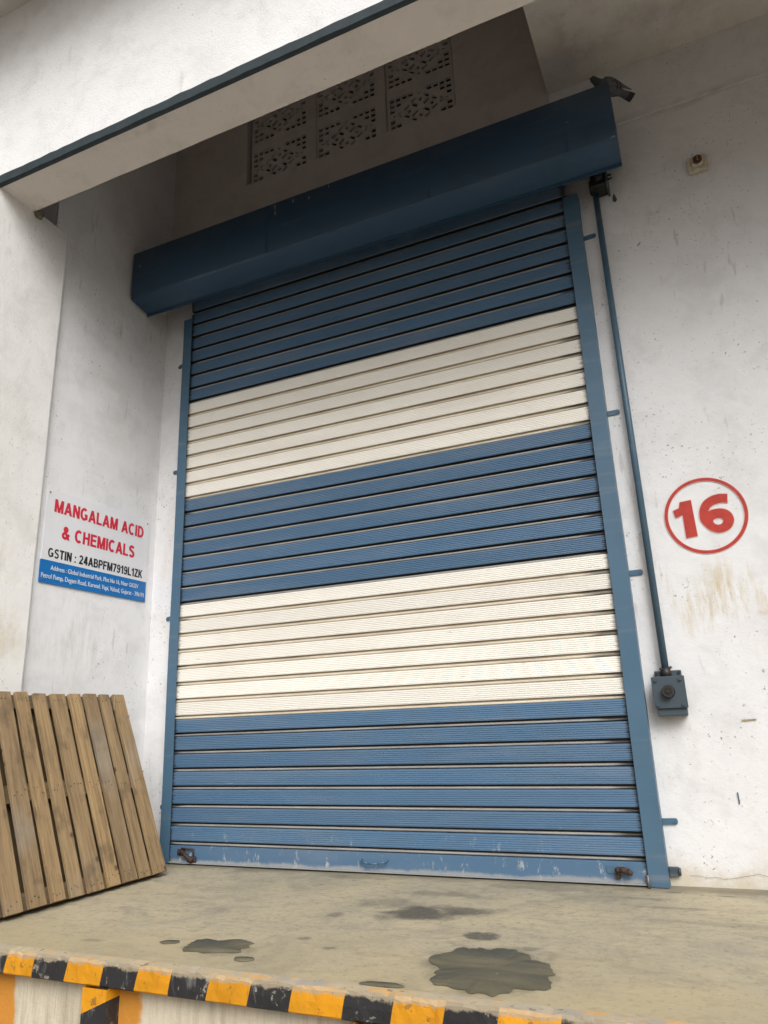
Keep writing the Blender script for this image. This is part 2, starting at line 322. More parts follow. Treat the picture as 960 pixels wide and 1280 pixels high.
def kerb_top():
    b = NB('worn_kerb_top')
    c = b.mix(b.step(b.noise(3, 5, 0.65), 0.4, 0.65), (0.46, 0.38, 0.25), (0.33, 0.31, 0.28))
    c = b.mix(b.step(b.noise(1.0, 5, 0.7, b.scaled(b.P, (7, 20, 7))), 0.52, 0.60, 0, 0.8), c, (0.62, 0.34, 0.10))
    c = b.mix(b.step(b.noise(18, 5, 0.7), 0.60, 0.68, 0, 0.7), c, (0.09, 0.08, 0.065))
    return b.done(c, 0.8, b.bump(b.noise(25, 5, 0.7), 0.7, 0.006))
M['ktop'] = kerb_top()
def dock_wall():
    b = NB('dock_wall_whitewash')
    c = b.mix(b.step(b.noise(1.0, 6, 0.7, b.scaled(b.P, (30, 30, 3))), 0.4, 0.7), (0.62, 0.55, 0.42), (0.42, 0.36, 0.26))
    c = b.mix(b.step(b.noise(1.0, 5, 0.7, b.scaled(b.P, (90, 90, 3))), 0.60, 0.72, 0, 0.6), c, (0.16, 0.14, 0.12))
    for x0 in (0.00, 0.52, 1.095, 2.10, 3.11):
        c = b.mix(b.blob((x0, -1.5, -0.3), (0.075, 1, 0.5), 0.25, 0.22, 9), c, (0.56, 0.235, 0.03))
    return b.done(c, 0.85, b.bump(b.noise(40, 5, 0.7), 0.5, 0.006))
M['dockwall'] = dock_wall()
def ground_mat():
    b = NB('yard_concrete')
    c = b.mix(b.step(b.noise(0.4, 5), 0.35, 0.7), (0.225, 0.205, 0.18), (0.175, 0.16, 0.142))
    c = b.mix(b.step(b.noise(14, 5, 0.7), 0.5, 0.75, 0, 0.5), c, (0.12, 0.11, 0.097))
    return b.done(c, 0.85, b.bump(b.noise(30, 5), 0.3, 0.01))
M['ground'] = ground_mat()
def feather():
    b = NB('pigeon_feathers')
    o = b.objco(); s = b.n('ShaderNodeSeparateXYZ'); b.set(s.inputs[0], o); x = s.outputs[0]; z = s.outputs[2]; y = s.outputs[1]
    c = b.mix(b.step(b.noise(30, 4, 0.6, o), 0.35, 0.7), (0.105, 0.108, 0.114), (0.070, 0.072, 0.078))
    c = b.mix(b.step(x, -0.055, -0.085), c, (0.045, 0.055, 0.06))                        # dark head and neck
    slant = b.math('ADD', x, b.math('MULTIPLY', z, 0.6))
    for a0 in (0.040, 0.072):                                                            # two wing bars
        m = b.math('MULTIPLY', b.step(slant, a0, a0 + 0.003), b.step(slant, a0 + 0.016, a0 + 0.013))
        m = b.math('MULTIPLY', m, b.step(b.math('ABSOLUTE', y), 0.028, 0.034))
        c = b.mix(m, c, (0.012, 0.012, 0.014))
    c = b.mix(b.step(x, 0.150, 0.165), c, (0.022, 0.023, 0.026))                         # tail band, wing tips
    return b.done(c, 0.7, b.bump(b.noise(120, 2, 0.5, b.scaled(o, (0.4, 1, 1))), 0.3, 0.003))
M['feather'] = feather()
M['pigeon_leg'] = simple('pigeon_leg_skin', (0.30, 0.09, 0.075), 0.6)
M['beak'] = simple('pigeon_beak_horn', (0.05, 0.045, 0.045), 0.5)

# ------------------------------------------------------------------ mesh helpers
def box(bm, x0, x1, y0, y1, z0, z1, mi=0, bev=0.0):
    r = bmesh.ops.create_cube(bm, size=1.0)
    for v in r['verts']:
        v.co = Vector(((x0 + x1) / 2 + v.co.x * (x1 - x0), (y0 + y1) / 2 + v.co.y * (y1 - y0), (z0 + z1) / 2 + v.co.z * (z1 - z0)))
    fs = {f for v in r['verts'] for f in v.link_faces}
    for f in fs: f.material_index = mi
    if bev > 0:
        es = list({e for f in fs for e in f.edges})
        bmesh.ops.bevel(bm, geom=es, offset=bev, segments=2, affect='EDGES', profile=0.6)
    return r['verts']
def cyl(bm, p0, p1, r0, r1=None, seg=16, mi=0, caps=True):
    p0, p1 = Vector(p0), Vector(p1); r1 = r0 if r1 is None else r1
    d = p1 - p0; q = d.to_track_quat('Z', 'Y').to_matrix().to_4x4()
    r = bmesh.ops.create_cone(bm, cap_ends=caps, segments=seg, radius1=r0, radius2=r1, depth=d.length, matrix=Matrix.Translation((p0 + p1) / 2) @ q)
    for v in r['verts']:
        for f in v.link_faces: f.material_index = mi; f.smooth = len(f.verts) == 4
    return r['verts']
def link(name, me, parent=None, loc=None):
    o = bpy.data.objects.new(name, me); COL.objects.link(o)
    if parent is not None: o.parent = parent
    if loc is not None: o.location = loc
    return o
def world_loc(o):
    v = Vector((0, 0, 0))
    while o is not None: v += o.location; o = o.parent
    return v
def part(name, bm, mats, parent=None, origin=None):
    """bm is in world coordinates; origin (world) becomes the object's location"""
    if not isinstance(mats, (list, tuple)): mats = [mats]
    base = world_loc(parent) if parent is not None else Vector((0, 0, 0))
    o_w = Vector(origin) if origin is not None else base
    bmesh.ops.translate(bm, verts=bm.verts, vec=-o_w)
    bmesh.ops.recalc_face_normals(bm, faces=bm.faces)
    me = bpy.data.meshes.new(name); bm.to_mesh(me); bm.free()
    for m in mats: me.materials.append(m)
    return link(name, me, parent, o_w - base)
def tag(o, label=None, cat=None, group=None, kind=None):
    if label: o['label'] = label
    if cat: o['category'] = cat
    if group: o['group'] = group
    if kind: o['kind'] = kind
    return o
def thing(name, loc, label=None, cat=None, group=None, kind=None):
    o = bpy.data.objects.new(name, None); COL.objects.link(o); o.location = loc; o.empty_display_size = 0.1
    return tag(o, label, cat, group, kind)
def new(): return bmesh.new()
def boxpart(name, b, mat, parent, bev=0.0, origin=None):
    bm = new(); box(bm, *b, bev=bev); return part(name, bm, mat, parent, origin)
def flat(bm, pts, f3d, mi=0, holes=()):
    """fill a 2D outline (with holes) via triangle fill; f3d maps (a, b) to 3D"""
    es = []
    for loop in (pts, *holes):
        vs_ = [bm.verts.new(f3d(*p)) for p in loop]
        es += [bm.edges.new((vs_[i], vs_[(i + 1) % len(vs_)])) for i in range(len(vs_))]
    r = bmesh.ops.triangle_fill(bm, edges=es, use_beauty=True)
    for g in r['geom']:
        if isinstance(g, bmesh.types.BMFace): g.material_index = mi
def grid_face(bm, o, u, v, nu, nv, jit, mi=0):
    """gently uneven plastered sheet: o + u*s + v*t, displaced along its normal"""
    o, u, v = Vector(o), Vector(u), Vector(v); n = u.cross(v).normalized()
    from mathutils import noise
    vs_ = []
    for j in range(nv + 1):
        row = []
        for i in range(nu + 1):
            p = o + u * (i / nu) + v * (j / nv)
            row.append(bm.verts.new(p + n * jit * noise.noise(p * 1.7)))
        vs_.append(row)
    for j in range(nv):
        for i in range(nu):
            f = bm.faces.new((vs_[j][i], vs_[j][i + 1], vs_[j + 1][i + 1], vs_[j + 1][i])); f.material_index = mi; f.smooth = True

WY = 0.06            # face of the back wall
SX = -0.285          # face of the side wall
CX = -0.25           # face of the column
ZB = 3.715           # underside of the front beam
ZS = 4.42            # underside of the canopy slab
GZ = -0.98           # yard level

# ------------------------------------------------------------------ ground and loading dock
bm = new()
vs4 = [bm.verts.new(p) for p in ((-600, -700, GZ), (600, -700, GZ), (600, 500, GZ), (-600, 500, GZ))]
bm.faces.new(vs4)
tag(part('ground', bm, M['ground']), kind='structure')

dock = thing('loading_dock', (1.5, -1.5, GZ), kind='structure')
bm = new()
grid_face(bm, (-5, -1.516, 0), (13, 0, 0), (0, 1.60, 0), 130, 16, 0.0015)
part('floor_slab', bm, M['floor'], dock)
bm = new()
box(bm, -5, 8, -1.500, 8.0, GZ, -0.012)
part('retaining_wall', bm, M['dockwall'], dock)
# painted nosing: stripes of uneven length, slanted joints
xs_ = [0.595, 0.729, 0.883, 1.041, 1.187, 1.321, 1.469, 1.62, 1.764, 1.937, 2.088, 2.238, 2.386, 2.548, 2.705]
while xs_[-1] < 7.9: xs_.append(xs_[-1] + random.uniform(0.145, 0.165))
lefts = [0.595]
while lefts[0] > -4.9: lefts.insert(0, lefts[0] - random.uniform(0.14, 0.16))
xs_ = lefts[:-1] + xs_; i0 = len(lefts) - 1          # index of x = .595 : start of a yellow stripe
bm = new()
prof = [(-1.510, 0.004), (-1.553, 0.0035), (-1.560, -0.004), (-1.561, -0.036), (-1.560, -0.068), (-1.553, -0.074), (-1.500, -0.075)]
prev = None
def ring_at(x, jit=True):
    out = []
    for k, (py, pz) in enumerate(prof):
        sl = 0.24 * min(0, pz) if k >= 2 else 0
        jy = random.uniform(-0.0025, 0.0025) if jit and k in (1, 2, 4) else 0
        jz = random.choice((0, 0, 0, 1)) * random.uniform(-0.009, 0.0) + random.uniform(-0.002, 0.001) if jit and k in (1, 2) else 0
        out.append(bm.verts.new((x + sl, py + jy, pz + jz)))
    return out
for si in range(len(xs_) - 1):
    xa, xb = xs_[si], xs_[si + 1]; mi = 0 if (si - i0) % 2 == 0 else 1
    nseg = 6
    for k in range(nseg):
        ra = prev if prev is not None else ring_at(xa)
        rb = ring_at(xa + (xb - xa) * (k + 1) / nseg)
        for q in range(len(prof) - 1):
            f = bm.faces.new((ra[q], rb[q], rb[q + 1], ra[q + 1])); f.material_index = 2 if q == 0 else mi
        prev = rb
part('edge_nosing', bm, [M['kyellow'], M['kblack'], M['ktop']], dock)
# rubbing posts under the nosing, yellow over black with a slanted join
for x0 in (-0.055, 0.955, 1.958, 2.965, 3.97):
    bm = new(); x1 = x0 + 0.104
    za, zb = -0.155, -0.110
    for mi, (zl0, zl1, zh0, zh1) in enumerate([(za, zb, -0.077, -0.077), (GZ, GZ, za, zb)]):
        v8 = [bm.verts.new(p) for p in ((x0, -1.562, zl0), (x1, -1.562, zl1), (x1, -1.499, zl1), (x0, -1.499, zl0), (x0, -1.562, zh0), (x1, -1.562, zh1), (x1, -1.499, zh1), (x0, -1.499, zh0))]
        for idx in ((0, 1, 5, 4), (1, 2, 6, 5), (3, 0, 4, 7)):
            f = bm.faces.new([v8[i] for i in idx]); f.material_index = mi
    part('rubbing_post', bm, [M['kyellow'], M['kblack']], dock)

# ------------------------------------------------------------------ warehouse
bld = thing('warehouse_building', (1.3, 0.3, 0), 'white plastered warehouse loading bay with deep front beam over the shutter', 'building')
# back wall: full width, with the grille opening left free
bm = new()
OX0, OX1, OZ0, OZ1 = 0.390, 2.032, 4.605, 5.40
def wall_sheet(x0, x1, z0, z1, nx, nz, jit): grid_face(bm, (x0, WY, z0), (x1 - x0, 0, 0), (0, 0, z1 - z0), nx, nz, jit)
wall_sheet(-0.30, 2.62, -0.02, 3.93, 24, 32, 0.004); wall_sheet(2.62, 8.0, -0.02, ZS + 0.03, 40, 36, 0.004)
bw = part('back_wall', bm, M['wall'], bld)
bm = new()
box(bm, -0.285, OX0, WY, WY + 0.23, 3.92, 5.8); box(bm, OX1, 2.617, WY, WY + 0.23, 3.92, 5.8)
box(bm, OX0, OX1, WY, WY + 0.23, 3.92, OZ0); box(bm, OX0, OX1, WY, WY + 0.23, OZ1, 5.8)
box(bm, 0.905, 0.972, WY + 0.022, WY + 0.18, OZ0, OZ1); box(bm, 1.452, 1.524, WY + 0.022, WY + 0.18, OZ0, OZ1)
bmesh.ops.translate(bm, verts=bm.verts, vec=(0, 0.004, 0))
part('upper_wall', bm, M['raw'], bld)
bm = new()   # ragged plaster joint on the wall at lintel height
x = 2.98
pv = None
while x < 8.0:
    z = 4.035 + random.uniform(-0.004, 0.004)
    rg = [bm.verts.new((x, WY + 0.003, z + 0.05)), bm.verts.new((x, WY - 0.0045, z + 0.003)), bm.verts.new((x, WY - 0.004, z - 0.002)), bm.verts.new((x, WY + 0.004, z - 0.008))]
    if pv:
        for k in range(3): bm.faces.new((pv[k], rg[k], rg[k + 1], pv[k + 1])).smooth = k == 0
    pv = rg; x += random.uniform(0.03, 0.07)
part('plaster_joint', bm, M['wall'], bw)
# body of the warehouse behind, closed and dark
bm = new()
box(bm, -6, 8.0, 6.8, 7.0, -0.1, 6.0); box(bm, -6, 8.0, WY + 0.235, 6.8, 5.81, 6.0)
box(bm, -6.2, -6, -0.95, 7.0, -0.1, 6.0); box(bm, 8.0, 8.2, -1.43, 7.0, -0.1, 6.0); box(bm, -6, 8.0, WY + 0.02, WY + 0.22, -0.02, 4.3)
box(bm, 2.74, 8.0, WY + 0.02, WY + 0.22, 4.3, 5.81); box(bm, -6, -0.286, WY + 0.02, WY + 0.22, 4.3, 5.81)
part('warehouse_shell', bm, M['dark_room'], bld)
# side wall with the sign, and its return strip
bm = new()
grid_face(bm, (SX, -0.97, -0.02), (0, 1.04, 0), (0, 0, 5.80), 12, 50, 0.004)
box(bm, -0.60, SX - 0.012, -0.97, WY + 0.03, -0.02, 5.8)
part('side_wall', bm, M['side'], bld)
bm = new()   # column
box(bm, -0.62, CX, -1.402, -0.905, -0.02, ZB + 0.02, bev=0.008)
bmesh.ops.subdivide_edges(bm, edges=[e for e in bm.edges if abs(e.verts[0].co.z - e.verts[1].co.z) > 1], cuts=30)
for v in bm.verts:
    if 0.01 < v.co.z < 3.69: v.co.x += random.uniform(-0.0012, 0.0012); v.co.y += random.uniform(-0.0015, 0.0015)
part('column', bm, M['column'], bld)
# front beam: outer face, underside, inner face
bm = new()
n_ = 140
def beam_ring(x):
    e1, e2 = random.uniform(-0.001, 0.001), random.uniform(-0.0015, 0.0015)
    return [bm.verts.new(p) for p in ((x, -1.406, 5.9), (x, -1.406, ZB + 0.02), (x, -1.400, ZB + 0.002), (x, -1.165 + e2, ZB + e1), (x, -1.155, ZB + 0.03), (x, -1.155, 5.81))]
pv = None
for i in range(n_ + 1):
    rg = beam_ring(-6 + 14 * i / n_)
    if pv:
        for k in range(5):
            f = bm.faces.new((pv[k], rg[k], rg[k + 1], pv[k + 1])); f.material_index = (0, 0, 1, 1, 2)[k]
    pv = rg
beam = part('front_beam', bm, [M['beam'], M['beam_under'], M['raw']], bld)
bm = new()   # dark drip strip along the foot of the beam face
pv = None; x = -6.0
while x < 8.0:
    t = random.uniform(-0.004, 0.004); u_ = random.uniform(-0.003, 0.003)
    rg = [bm.verts.new(p) for p in ((x, -1.405, ZB + 0.060 + t), (x, -1.414, ZB + 0.057 + t), (x, -1.414, ZB + 0.002 + u_), (x, -1.404, ZB - 0.003 + u_), (x, -1.390, ZB - 0.002))]
    if pv:
        for k in range(4): bm.faces.new((pv[k], rg[k], rg[k + 1], pv[k + 1]))
    pv = rg; x += random.uniform(0.04, 0.09)
M['drip'] = simple('dark_teal_bitumen', (0.026, 0.042, 0.050), 0.7, 0, 0.35, 18)
part('drip_strip', bm, M['drip'], beam)
# canopy slab to the right of the tall recess, roof over the recess, slab over the left bay
bm = new()
grid_face(bm, (2.615, WY + 0.01, ZS), (5.4, 0, 0), (0, -1.23, 0), 40, 10, 0.006)
box(bm, 2.615, 8.0, -1.158, WY + 0.01, ZS + 0.012, ZS + 0.2)
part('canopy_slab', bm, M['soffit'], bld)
bm = new()
box(bm, 2.620, 2.74, -1.157, WY + 0.003, ZS + 0.19, 5.80)
part('recess_cheek', bm, M['raw'], bld)
bm = new()
box(bm, -6, -0.59, -1.157, WY, ZS, ZS + 0.2)
box(bm, -0.62, 2.76, -1.40, WY + 0.24, 5.80, 5.95)
part('recess_roof', bm, M['raw'], bld)
bm = new()
box(bm, -6, 8.0, -2.15, -1.404, 5.055, 5.20)
part('overhang_slab', bm, M['soffit'], bld)
bm = new()   # lump of mortar left where beam and column meet
bmesh.ops.create_icosphere(bm, subdivisions=2, radius=0.026, matrix=Matrix.Translation((-0.235, -1.140, ZB - 0.006)))
for v in bm.verts: v.co += Vector((random.uniform(-.006, .006), random.uniform(-.010, .010), random.uniform(-.006, .006)))
part('mortar_lump', bm, simple('mossy_mortar', (0.20, 0.19, 0.13), 0.95, 0, 0.5, 60), bld)
boxpart('left_bay_wall', (-6, -0.60, WY - 0.02, WY + 0.015, -0.02, 4.45), M['wall'], bld)

# pierced ventilation grille: six cast panels set back in the opening
def grille_mesh():
    W, H = 0.49, 0.405
    cu = bpy.data.curves.new('grille', 'CURVE'); cu.dimensions = '2D'; cu.fill_mode = 'BOTH'; cu.extrude = 0.008
    def spl(pts):
        s = cu.splines.new('POLY'); s.points.add(len(pts) - 1)
        for p, (a, b_) in zip(s.points, pts): p.co = (a, b_, 0, 1)
        s.use_cyclic_u = True
    spl([(0, 0), (W, 0), (W, H), (0, H)])
    nx, nz = 10, 7
    cxx, czz = W / 2, H / 2
    px, pz = (W - 0.03) / nx, (H - 0.09) / nz
    for i in range(nx):
        for j in range(nz):
            a = 0.015 + (i + 0.5) * px; b_ = 0.045 + (j + 0.5) * pz
            if abs(a - cxx) / 0.25 + abs(b_ - czz) / 0.175 > 1.02:
                spl([(a - px * .38, b_ - pz * .38), (a + px * .38, b_ - pz * .38), (a + px * .38, b_ + pz * .38), (a - px * .38, b_ + pz * .38)])
    # star motif inside the lozenge
    def quad(cx_, cz_, l, w_, ang):
        ca, sa = math.cos(ang), math.sin(ang)
        spl([(cx_ + ca * u - sa * v, cz_ + sa * u + ca * v) for u, v in ((-l * 1.1, -w_ * 1.2), (l * 1.1, -w_ * 1.2), (l * 1.1, w_ * 1.2), (-l * 1.1, w_ * 1.2))])
    for sx in (-1, 1):
        for sz in (-1, 1):
            quad(cxx + sx * 0.043, czz + sz * 0.035, 0.024, 0.010, sx * sz * 0.68)
            quad(cxx + sx * 0.100, czz + sz * 0.036, 0.022, 0.009, -sx * sz * 0.60)
            quad(cxx + sx * 0.048, czz + sz * 0.082, 0.020, 0.009, -sx * sz * 0.60)
            quad(cxx + sx * 0.150, czz + sz * 0.014, 0.012, 0.006, -sx * sz * 0.50)
    for sx in (-1, 1): quad(cxx + sx * 0.083, czz, 0.013, 0.011, 0.785); quad(cxx + sx * 0.190, czz, 0.010, 0.006, 0)
    for sz in (-1, 1): quad(cxx, czz + sz * 0.066, 0.011, 0.011, 0.785); quad(cxx, czz + sz * 0.118, 0.012, 0.007, 0)
    o = bpy.data.objects.new('tmp', cu); COL.objects.link(o)
    dg = bpy.context.evaluated_depsgraph_get(); me = bpy.data.meshes.new_from_object(o.evaluated_get(dg))
    bpy.data.objects.remove(o); me.name = 'grille_panel'
    me.transform(Matrix(((1, 0, 0, 0), (0, 0, -1, 0), (0, 1, 0, 0), (0, 0, 0, 1))))
    me.materials.clear(); me.materials.append(M['raw'])
    return me
gm = grille_mesh()
bm = new()
for (a0, a1, c0, c1) in ((OX0 + .002, OX1 - .002, OZ0 + .001, OZ0 + 0.02),):
    box(bm, a0, a1, WY + 0.10, WY + 0.2, c0, c1)
grille = part('ventilation_grille', bm, M['raw'], bld)
for gx in (0.409, 0.967, 1.529):
    for gz in (4.545, 4.951):
        link('grille_panel', gm, grille, Vector((gx, 0.108, gz)) - world_loc(grille))

# number 16 in a ring, brushed through a stencil
def on_wall(d): return lambda a, b_: (a, WY - d, b_)
def ringpts(cx_, cz_, rx, rz, rot, n=72):
    return [(cx_ + rx * math.cos(t) * math.cos(rot) - rz * math.sin(t) * math.sin(rot), cz_ + rx * math.cos(t) * math.sin(rot) + rz * math.sin(t) * math.cos(rot)) for t in (2 * math.pi * i / n for i in range(n))]
one = [(2.9593, 1.6802), (2.9877, 1.6895), (2.995, 1.7193), (3.0469, 1.7233), (3.0515, 1.5405), (3.0, 1.537), (2.9997, 1.6536), (2.9664, 1.643)]
six = [(3.2106, 1.7279), (3.205, 1.6844), (3.1787, 1.6886), (3.1485, 1.6846), (3.1258, 1.6714), (3.116, 1.6541), (3.133, 1.6602), (3.1686, 1.6613), (3.1988, 1.6486), (3.2165, 1.624), (3.2193, 1.5938), (3.2063, 1.5661), (3.1834, 1.5497), (3.1504, 1.5432), (3.1172, 1.5558), (3.0916, 1.5827), (3.0756, 1.6152), (3.0751, 1.6522), (3.0859, 1.6844), (3.1045, 1.7086), (3.1372, 1.7271), (3.1737, 1.7333)]
hole = [(3.1292, 1.6039), (3.1407, 1.6141), (3.1557, 1.6159), (3.1679, 1.6114), (3.1736, 1.5986), (3.1639, 1.5855), (3.1477, 1.5826), (3.1353, 1.5897)]
def smooth(pts, keep=()):
    out = []; n = len(pts)
    for i in range(n):
        p0, p1, p2, p3 = (Vector(pts[j % n]) for j in (i - 1, i, i + 1, i + 2))
        if i in keep: p0 = p1
        if (i + 1) % n in keep: p3 = p2
        for t in (0, 0.25, 0.5, 0.75):
            if i in keep and (i + 1) % n in keep and t > 0: continue
            q = 0.5 * (2 * p1 + (p2 - p0) * t + (2 * p0 - 5 * p1 + 4 * p2 - p3) * t * t + (3 * p1 - p0 - 3 * p2 + p3) * t ** 3); out.append((q.x, q.y))
    return out
six = smooth(six, (0, 1, 5)); hole = smooth(hole)
def grow(pts, k):
    n = len(pts); A = sum(pts[i][0] * pts[(i + 1) % n][1] - pts[(i + 1) % n][0] * pts[i][1] for i in range(n))
    sg = 1 if A > 0 else -1; out = []
    for i in range(n):
        a, b_, c = Vector(pts[i - 1]), Vector(pts[i]), Vector(pts[(i + 1) % n])
        d = ((b_ - a).normalized() + (c - b_).normalized()).normalized()
        out.append((b_.x + d.y * k * sg, b_.y - d.x * k * sg))
    return out
RC = (3.1005, 1.6375)
bm = new()
flat(bm, ringpts(*RC, 0.1845, 0.1885, 0.0), on_wall(0.0055), 0, [ringpts(*RC, 0.1695, 0.1735, 0.0)])
flat(bm, ringpts(*RC, 0.1870, 0.1910, 0.0), on_wall(0.0048), 1, [ringpts(*RC, 0.1670, 0.1710, 0.0)])
tag(part('painted_ring', bm, [M['red'], M['pink']], bw), 'red painted ring around the number')
bm = new(); flat(bm, one, on_wall(0.0055)); flat(bm, grow(one, 0.003), on_wall(0.0048), 1)
tag(part('painted_digit', bm, [M['red'], M['pink']], bw), 'red painted digit one')
bm = new(); flat(bm, six, on_wall(0.0055), 0, [hole]); flat(bm, grow(six, 0.003), on_wall(0.0048), 1, [grow(hole, -0.003)])
tag(part('painted_digit', bm, [M['red'], M['pink']], bw), 'red painted digit six')
# paint drops and a plaster crack on the wall
def lump(pts, d=0.003):
    bm = new(); flat(bm, pts, on_wall(d + 0.003)); return bm
part('paint_drop', lump([(2.908, 3.575), (2.918, 3.545), (2.921, 3.525), (2.908, 3.512), (2.897, 3.527), (2.899, 3.550)]), M['bluemark'], bw)
part('paint_drop', lump([(3.040, 0.385), (3.045, 0.384), (3.046, 0.338), (3.041, 0.334)]), M['bluemark'], bw)
part('paint_drop', lump([(2.985, 3.205), (2.992, 3.196), (3.008, 3.214), (3.004, 3.217), (2.992, 3.203)]), M['bluemark'], bw)
part('paint_drop', lump([(3.105, 0.688), (3.165, 0.690), (3.167, 0.684), (3.11, 0.681)]), M['twig'], bw)
bm = new(); x = 2.80; z = 0.045
pts = []
while x < 3.9:
    pts.append((x, z)); x += random.uniform(0.02, 0.05); z = min(0.075, max(0.03, z + random.uniform(-0.010, 0.012)))
for (a, b_), (c, d) in zip(pts, pts[1:]):
    v_ = [bm.verts.new((p, WY - 0.0056, q)) for p, q in ((a, b_ - 0.0006), (c, d - 0.0006), (c, d + 0.0009), (a, b_ + 0.0007))]; bm.faces.new(v_)
part('plaster_crack', bm, simple('crack_shadow_dirt', (0.27, 0.21, 0.15), 0.9), bw)

# ------------------------------------------------------------------ rolling shutter
sh = thing('rolling_shutter', (1.315, 0.0, 0.0), 'tall closed rolling shutter with blue and cream bands and dark blue hood', 'shutter')
PITCH_S, W_S = 0.100, 2.63
def slat_mesh(name, face_mat, curl_m, back_m, dk=1.0):
    """profile in (y, z); z = 0 at the slat's foot, .1 at its head"""
    bm = new()
    y0 = 0.010
    pts = [(y0 + 0.016, 0.0995, 0), (y0 + 0.004, 0.0985, 0), (y0 + 0.0004, 0.0965, 0)]
    nr = 7; zt, zb = 0.0955, 0.0265
    for k in range(nr):
        za = zt - (zt - zb) * k / nr; zc = zt - (zt - zb) * (k + 1) / nr
        pts += [(y0, za - 0.0008, 0), (y0 - 0.0006, (za * .35 + zc * .65), 0), (y0 + 0.0020, zc + 0.0016, 0)]
    pts += [(y0 + 0.001, 0.0255, 0), (y0 + 0.003, 0.0240, 0), (y0 + 0.022, 0.0235, 2), (y0 + 0.022, 0.0160, 2), (y0 + 0.0150, 0.0140, 1), (y0 + 0.0110, 0.0105, 1), (y0 + 0.0100, 0.0070, 1), (y0 + 0.0115, 0.0035, 1), (y0 + 0.022, 0.0015, 2), (y0 + 0.022, -0.0005, 2)]
    pts = [(y0 + (p[0] - y0) * dk, p[1], p[2]) if p[2] else p for p in pts]
    a = [bm.verts.new((-0.018, p[0], p[1])) for p in pts]; b_ = [bm.verts.new((W_S + 0.018, p[0], p[1])) for p in pts]
    for k in range(len(pts) - 1):
        f = bm.faces.new((a[k], a[k + 1], b_[k + 1], b_[k])); f.material_index = pts[k + 1][2] if pts[k][2] == 0 else (2 if 2 in (pts[k][2], pts[k + 1][2]) and pts[k][1] > 0.0155 else pts[k][2])
    bmesh.ops.recalc_face_normals(bm, faces=bm.faces)
    me = bpy.data.meshes.new(name); bm.to_mesh(me); bm.free()
    me.materials.append(face_mat); me.materials.append(curl_m); me.materials.append(back_m); return me
sm = {'b': slat_mesh('slat_blue', M['blue'], M['curl_blue'], M['black']), 'l': slat_mesh('slat_blue_low', M['blue_low'], M['curl_blue'], M['black']), 'c': slat_mesh('slat_cream', M['cream'], M['curl_cream'], M['curl_back'], 0.62)}  # blue slats: black groove backs paint in the shadow under each lip
base_loc = world_loc(sh)
for i in range(38):
    band = i // 7
    key = 'c' if band in (1, 3) else ('l' if i < 3 else 'b')
    o = link('slat', sm[key], sh, Vector((random.uniform(-0.003, 0.003), random.uniform(-0.0012, 0.0012), 0.1 + i * PITCH_S)) - base_loc)
    o.rotation_euler = (random.uniform(-0.012, 0.012), random.uniform(-0.0006, 0.0006), 0)
# bottom bar
bm = new()
box(bm, -0.016, W_S + 0.016, 0.004, 0.030, 0.006, 0.0985, bev=0.002)
box(bm, -0.010, W_S + 0.010, -0.012, 0.004, 0.008, 0.014, bev=0.001)
bar = part('bottom_bar', bm, M['blue_low'], sh)
bm = new(); box(bm, -0.01, W_S + 0.01, 0.008, 0.028, -0.001, 0.006)
part('rubber_seal', bm, M['black'], bar)
bm = new()   # lifting handle
hp = [(1.235, 0.004, 0.066), (1.24, -0.016, 0.060), (1.28, -0.026, 0.052), (1.335, -0.026, 0.052), (1.375, -0.016, 0.060), (1.38, 0.004, 0.066)]
for p0, p1 in zip(hp, hp[1:]): cyl(bm, p0, p1, 0.0042, seg=8)
part('handle', bm, M['guide'], bar)
# slide bolts: rusty staple and hasp left and right
def hasp(x, lean):
    bm = new(); box(bm, x - 0.075, x - 0.020, 0.000, 0.0042, 0.048, 0.082, bev=0.0008)
    o = part('lock_plate', bm, M['guide'] if lean > 0 else M['rust'], bar)
    bm = new()
    if lean > 0:
        prof2 = [(-0.034, 0.012, 0.007), (-0.014, 0.016, 0.013), (0.018, 0.010, 0.014), (0.040, 0.0, 0.009)]
        for (a, z, r), (a2, z2, r2) in zip(prof2, prof2[1:]): cyl(bm, (x + a, -0.022, 0.055 + z), (x + a2, -0.022, 0.055 + z2), r, r2, 10)
        cyl(bm, (x - 0.02, 0.004, 0.060), (x - 0.02, -0.022, 0.060), 0.008, seg=8)
        box(bm, x - 0.035, x - 0.015, -0.012, 0.004, 0.030, 0.056, bev=0.003)
    else:
        cyl(bm, (x - 0.040, -0.012, 0.074), (x + 0.05, -0.022, 0.024), 0.010, 0.013, 10)
        cyl(bm, (x - 0.060, -0.010, 0.062), (x - 0.010, -0.012, 0.062), 0.006, seg=8)
        box(bm, x + 0.010, x + 0.062, -0.016, 0.004, 0.018, 0.046, bev=0.004)
        cyl(bm, (x + 0.045, -0.008, 0.085), (x + 0.045, -0.008, 0.05), 0.005, seg=8); cyl(bm, (x - 0.04, -0.008, 0.088), (x + 0.045, -0.008, 0.085), 0.004, seg=8)
    part('lock_bolt', bm, M['rust'], bar)
hasp(2.530, 1); hasp(0.130, -1)
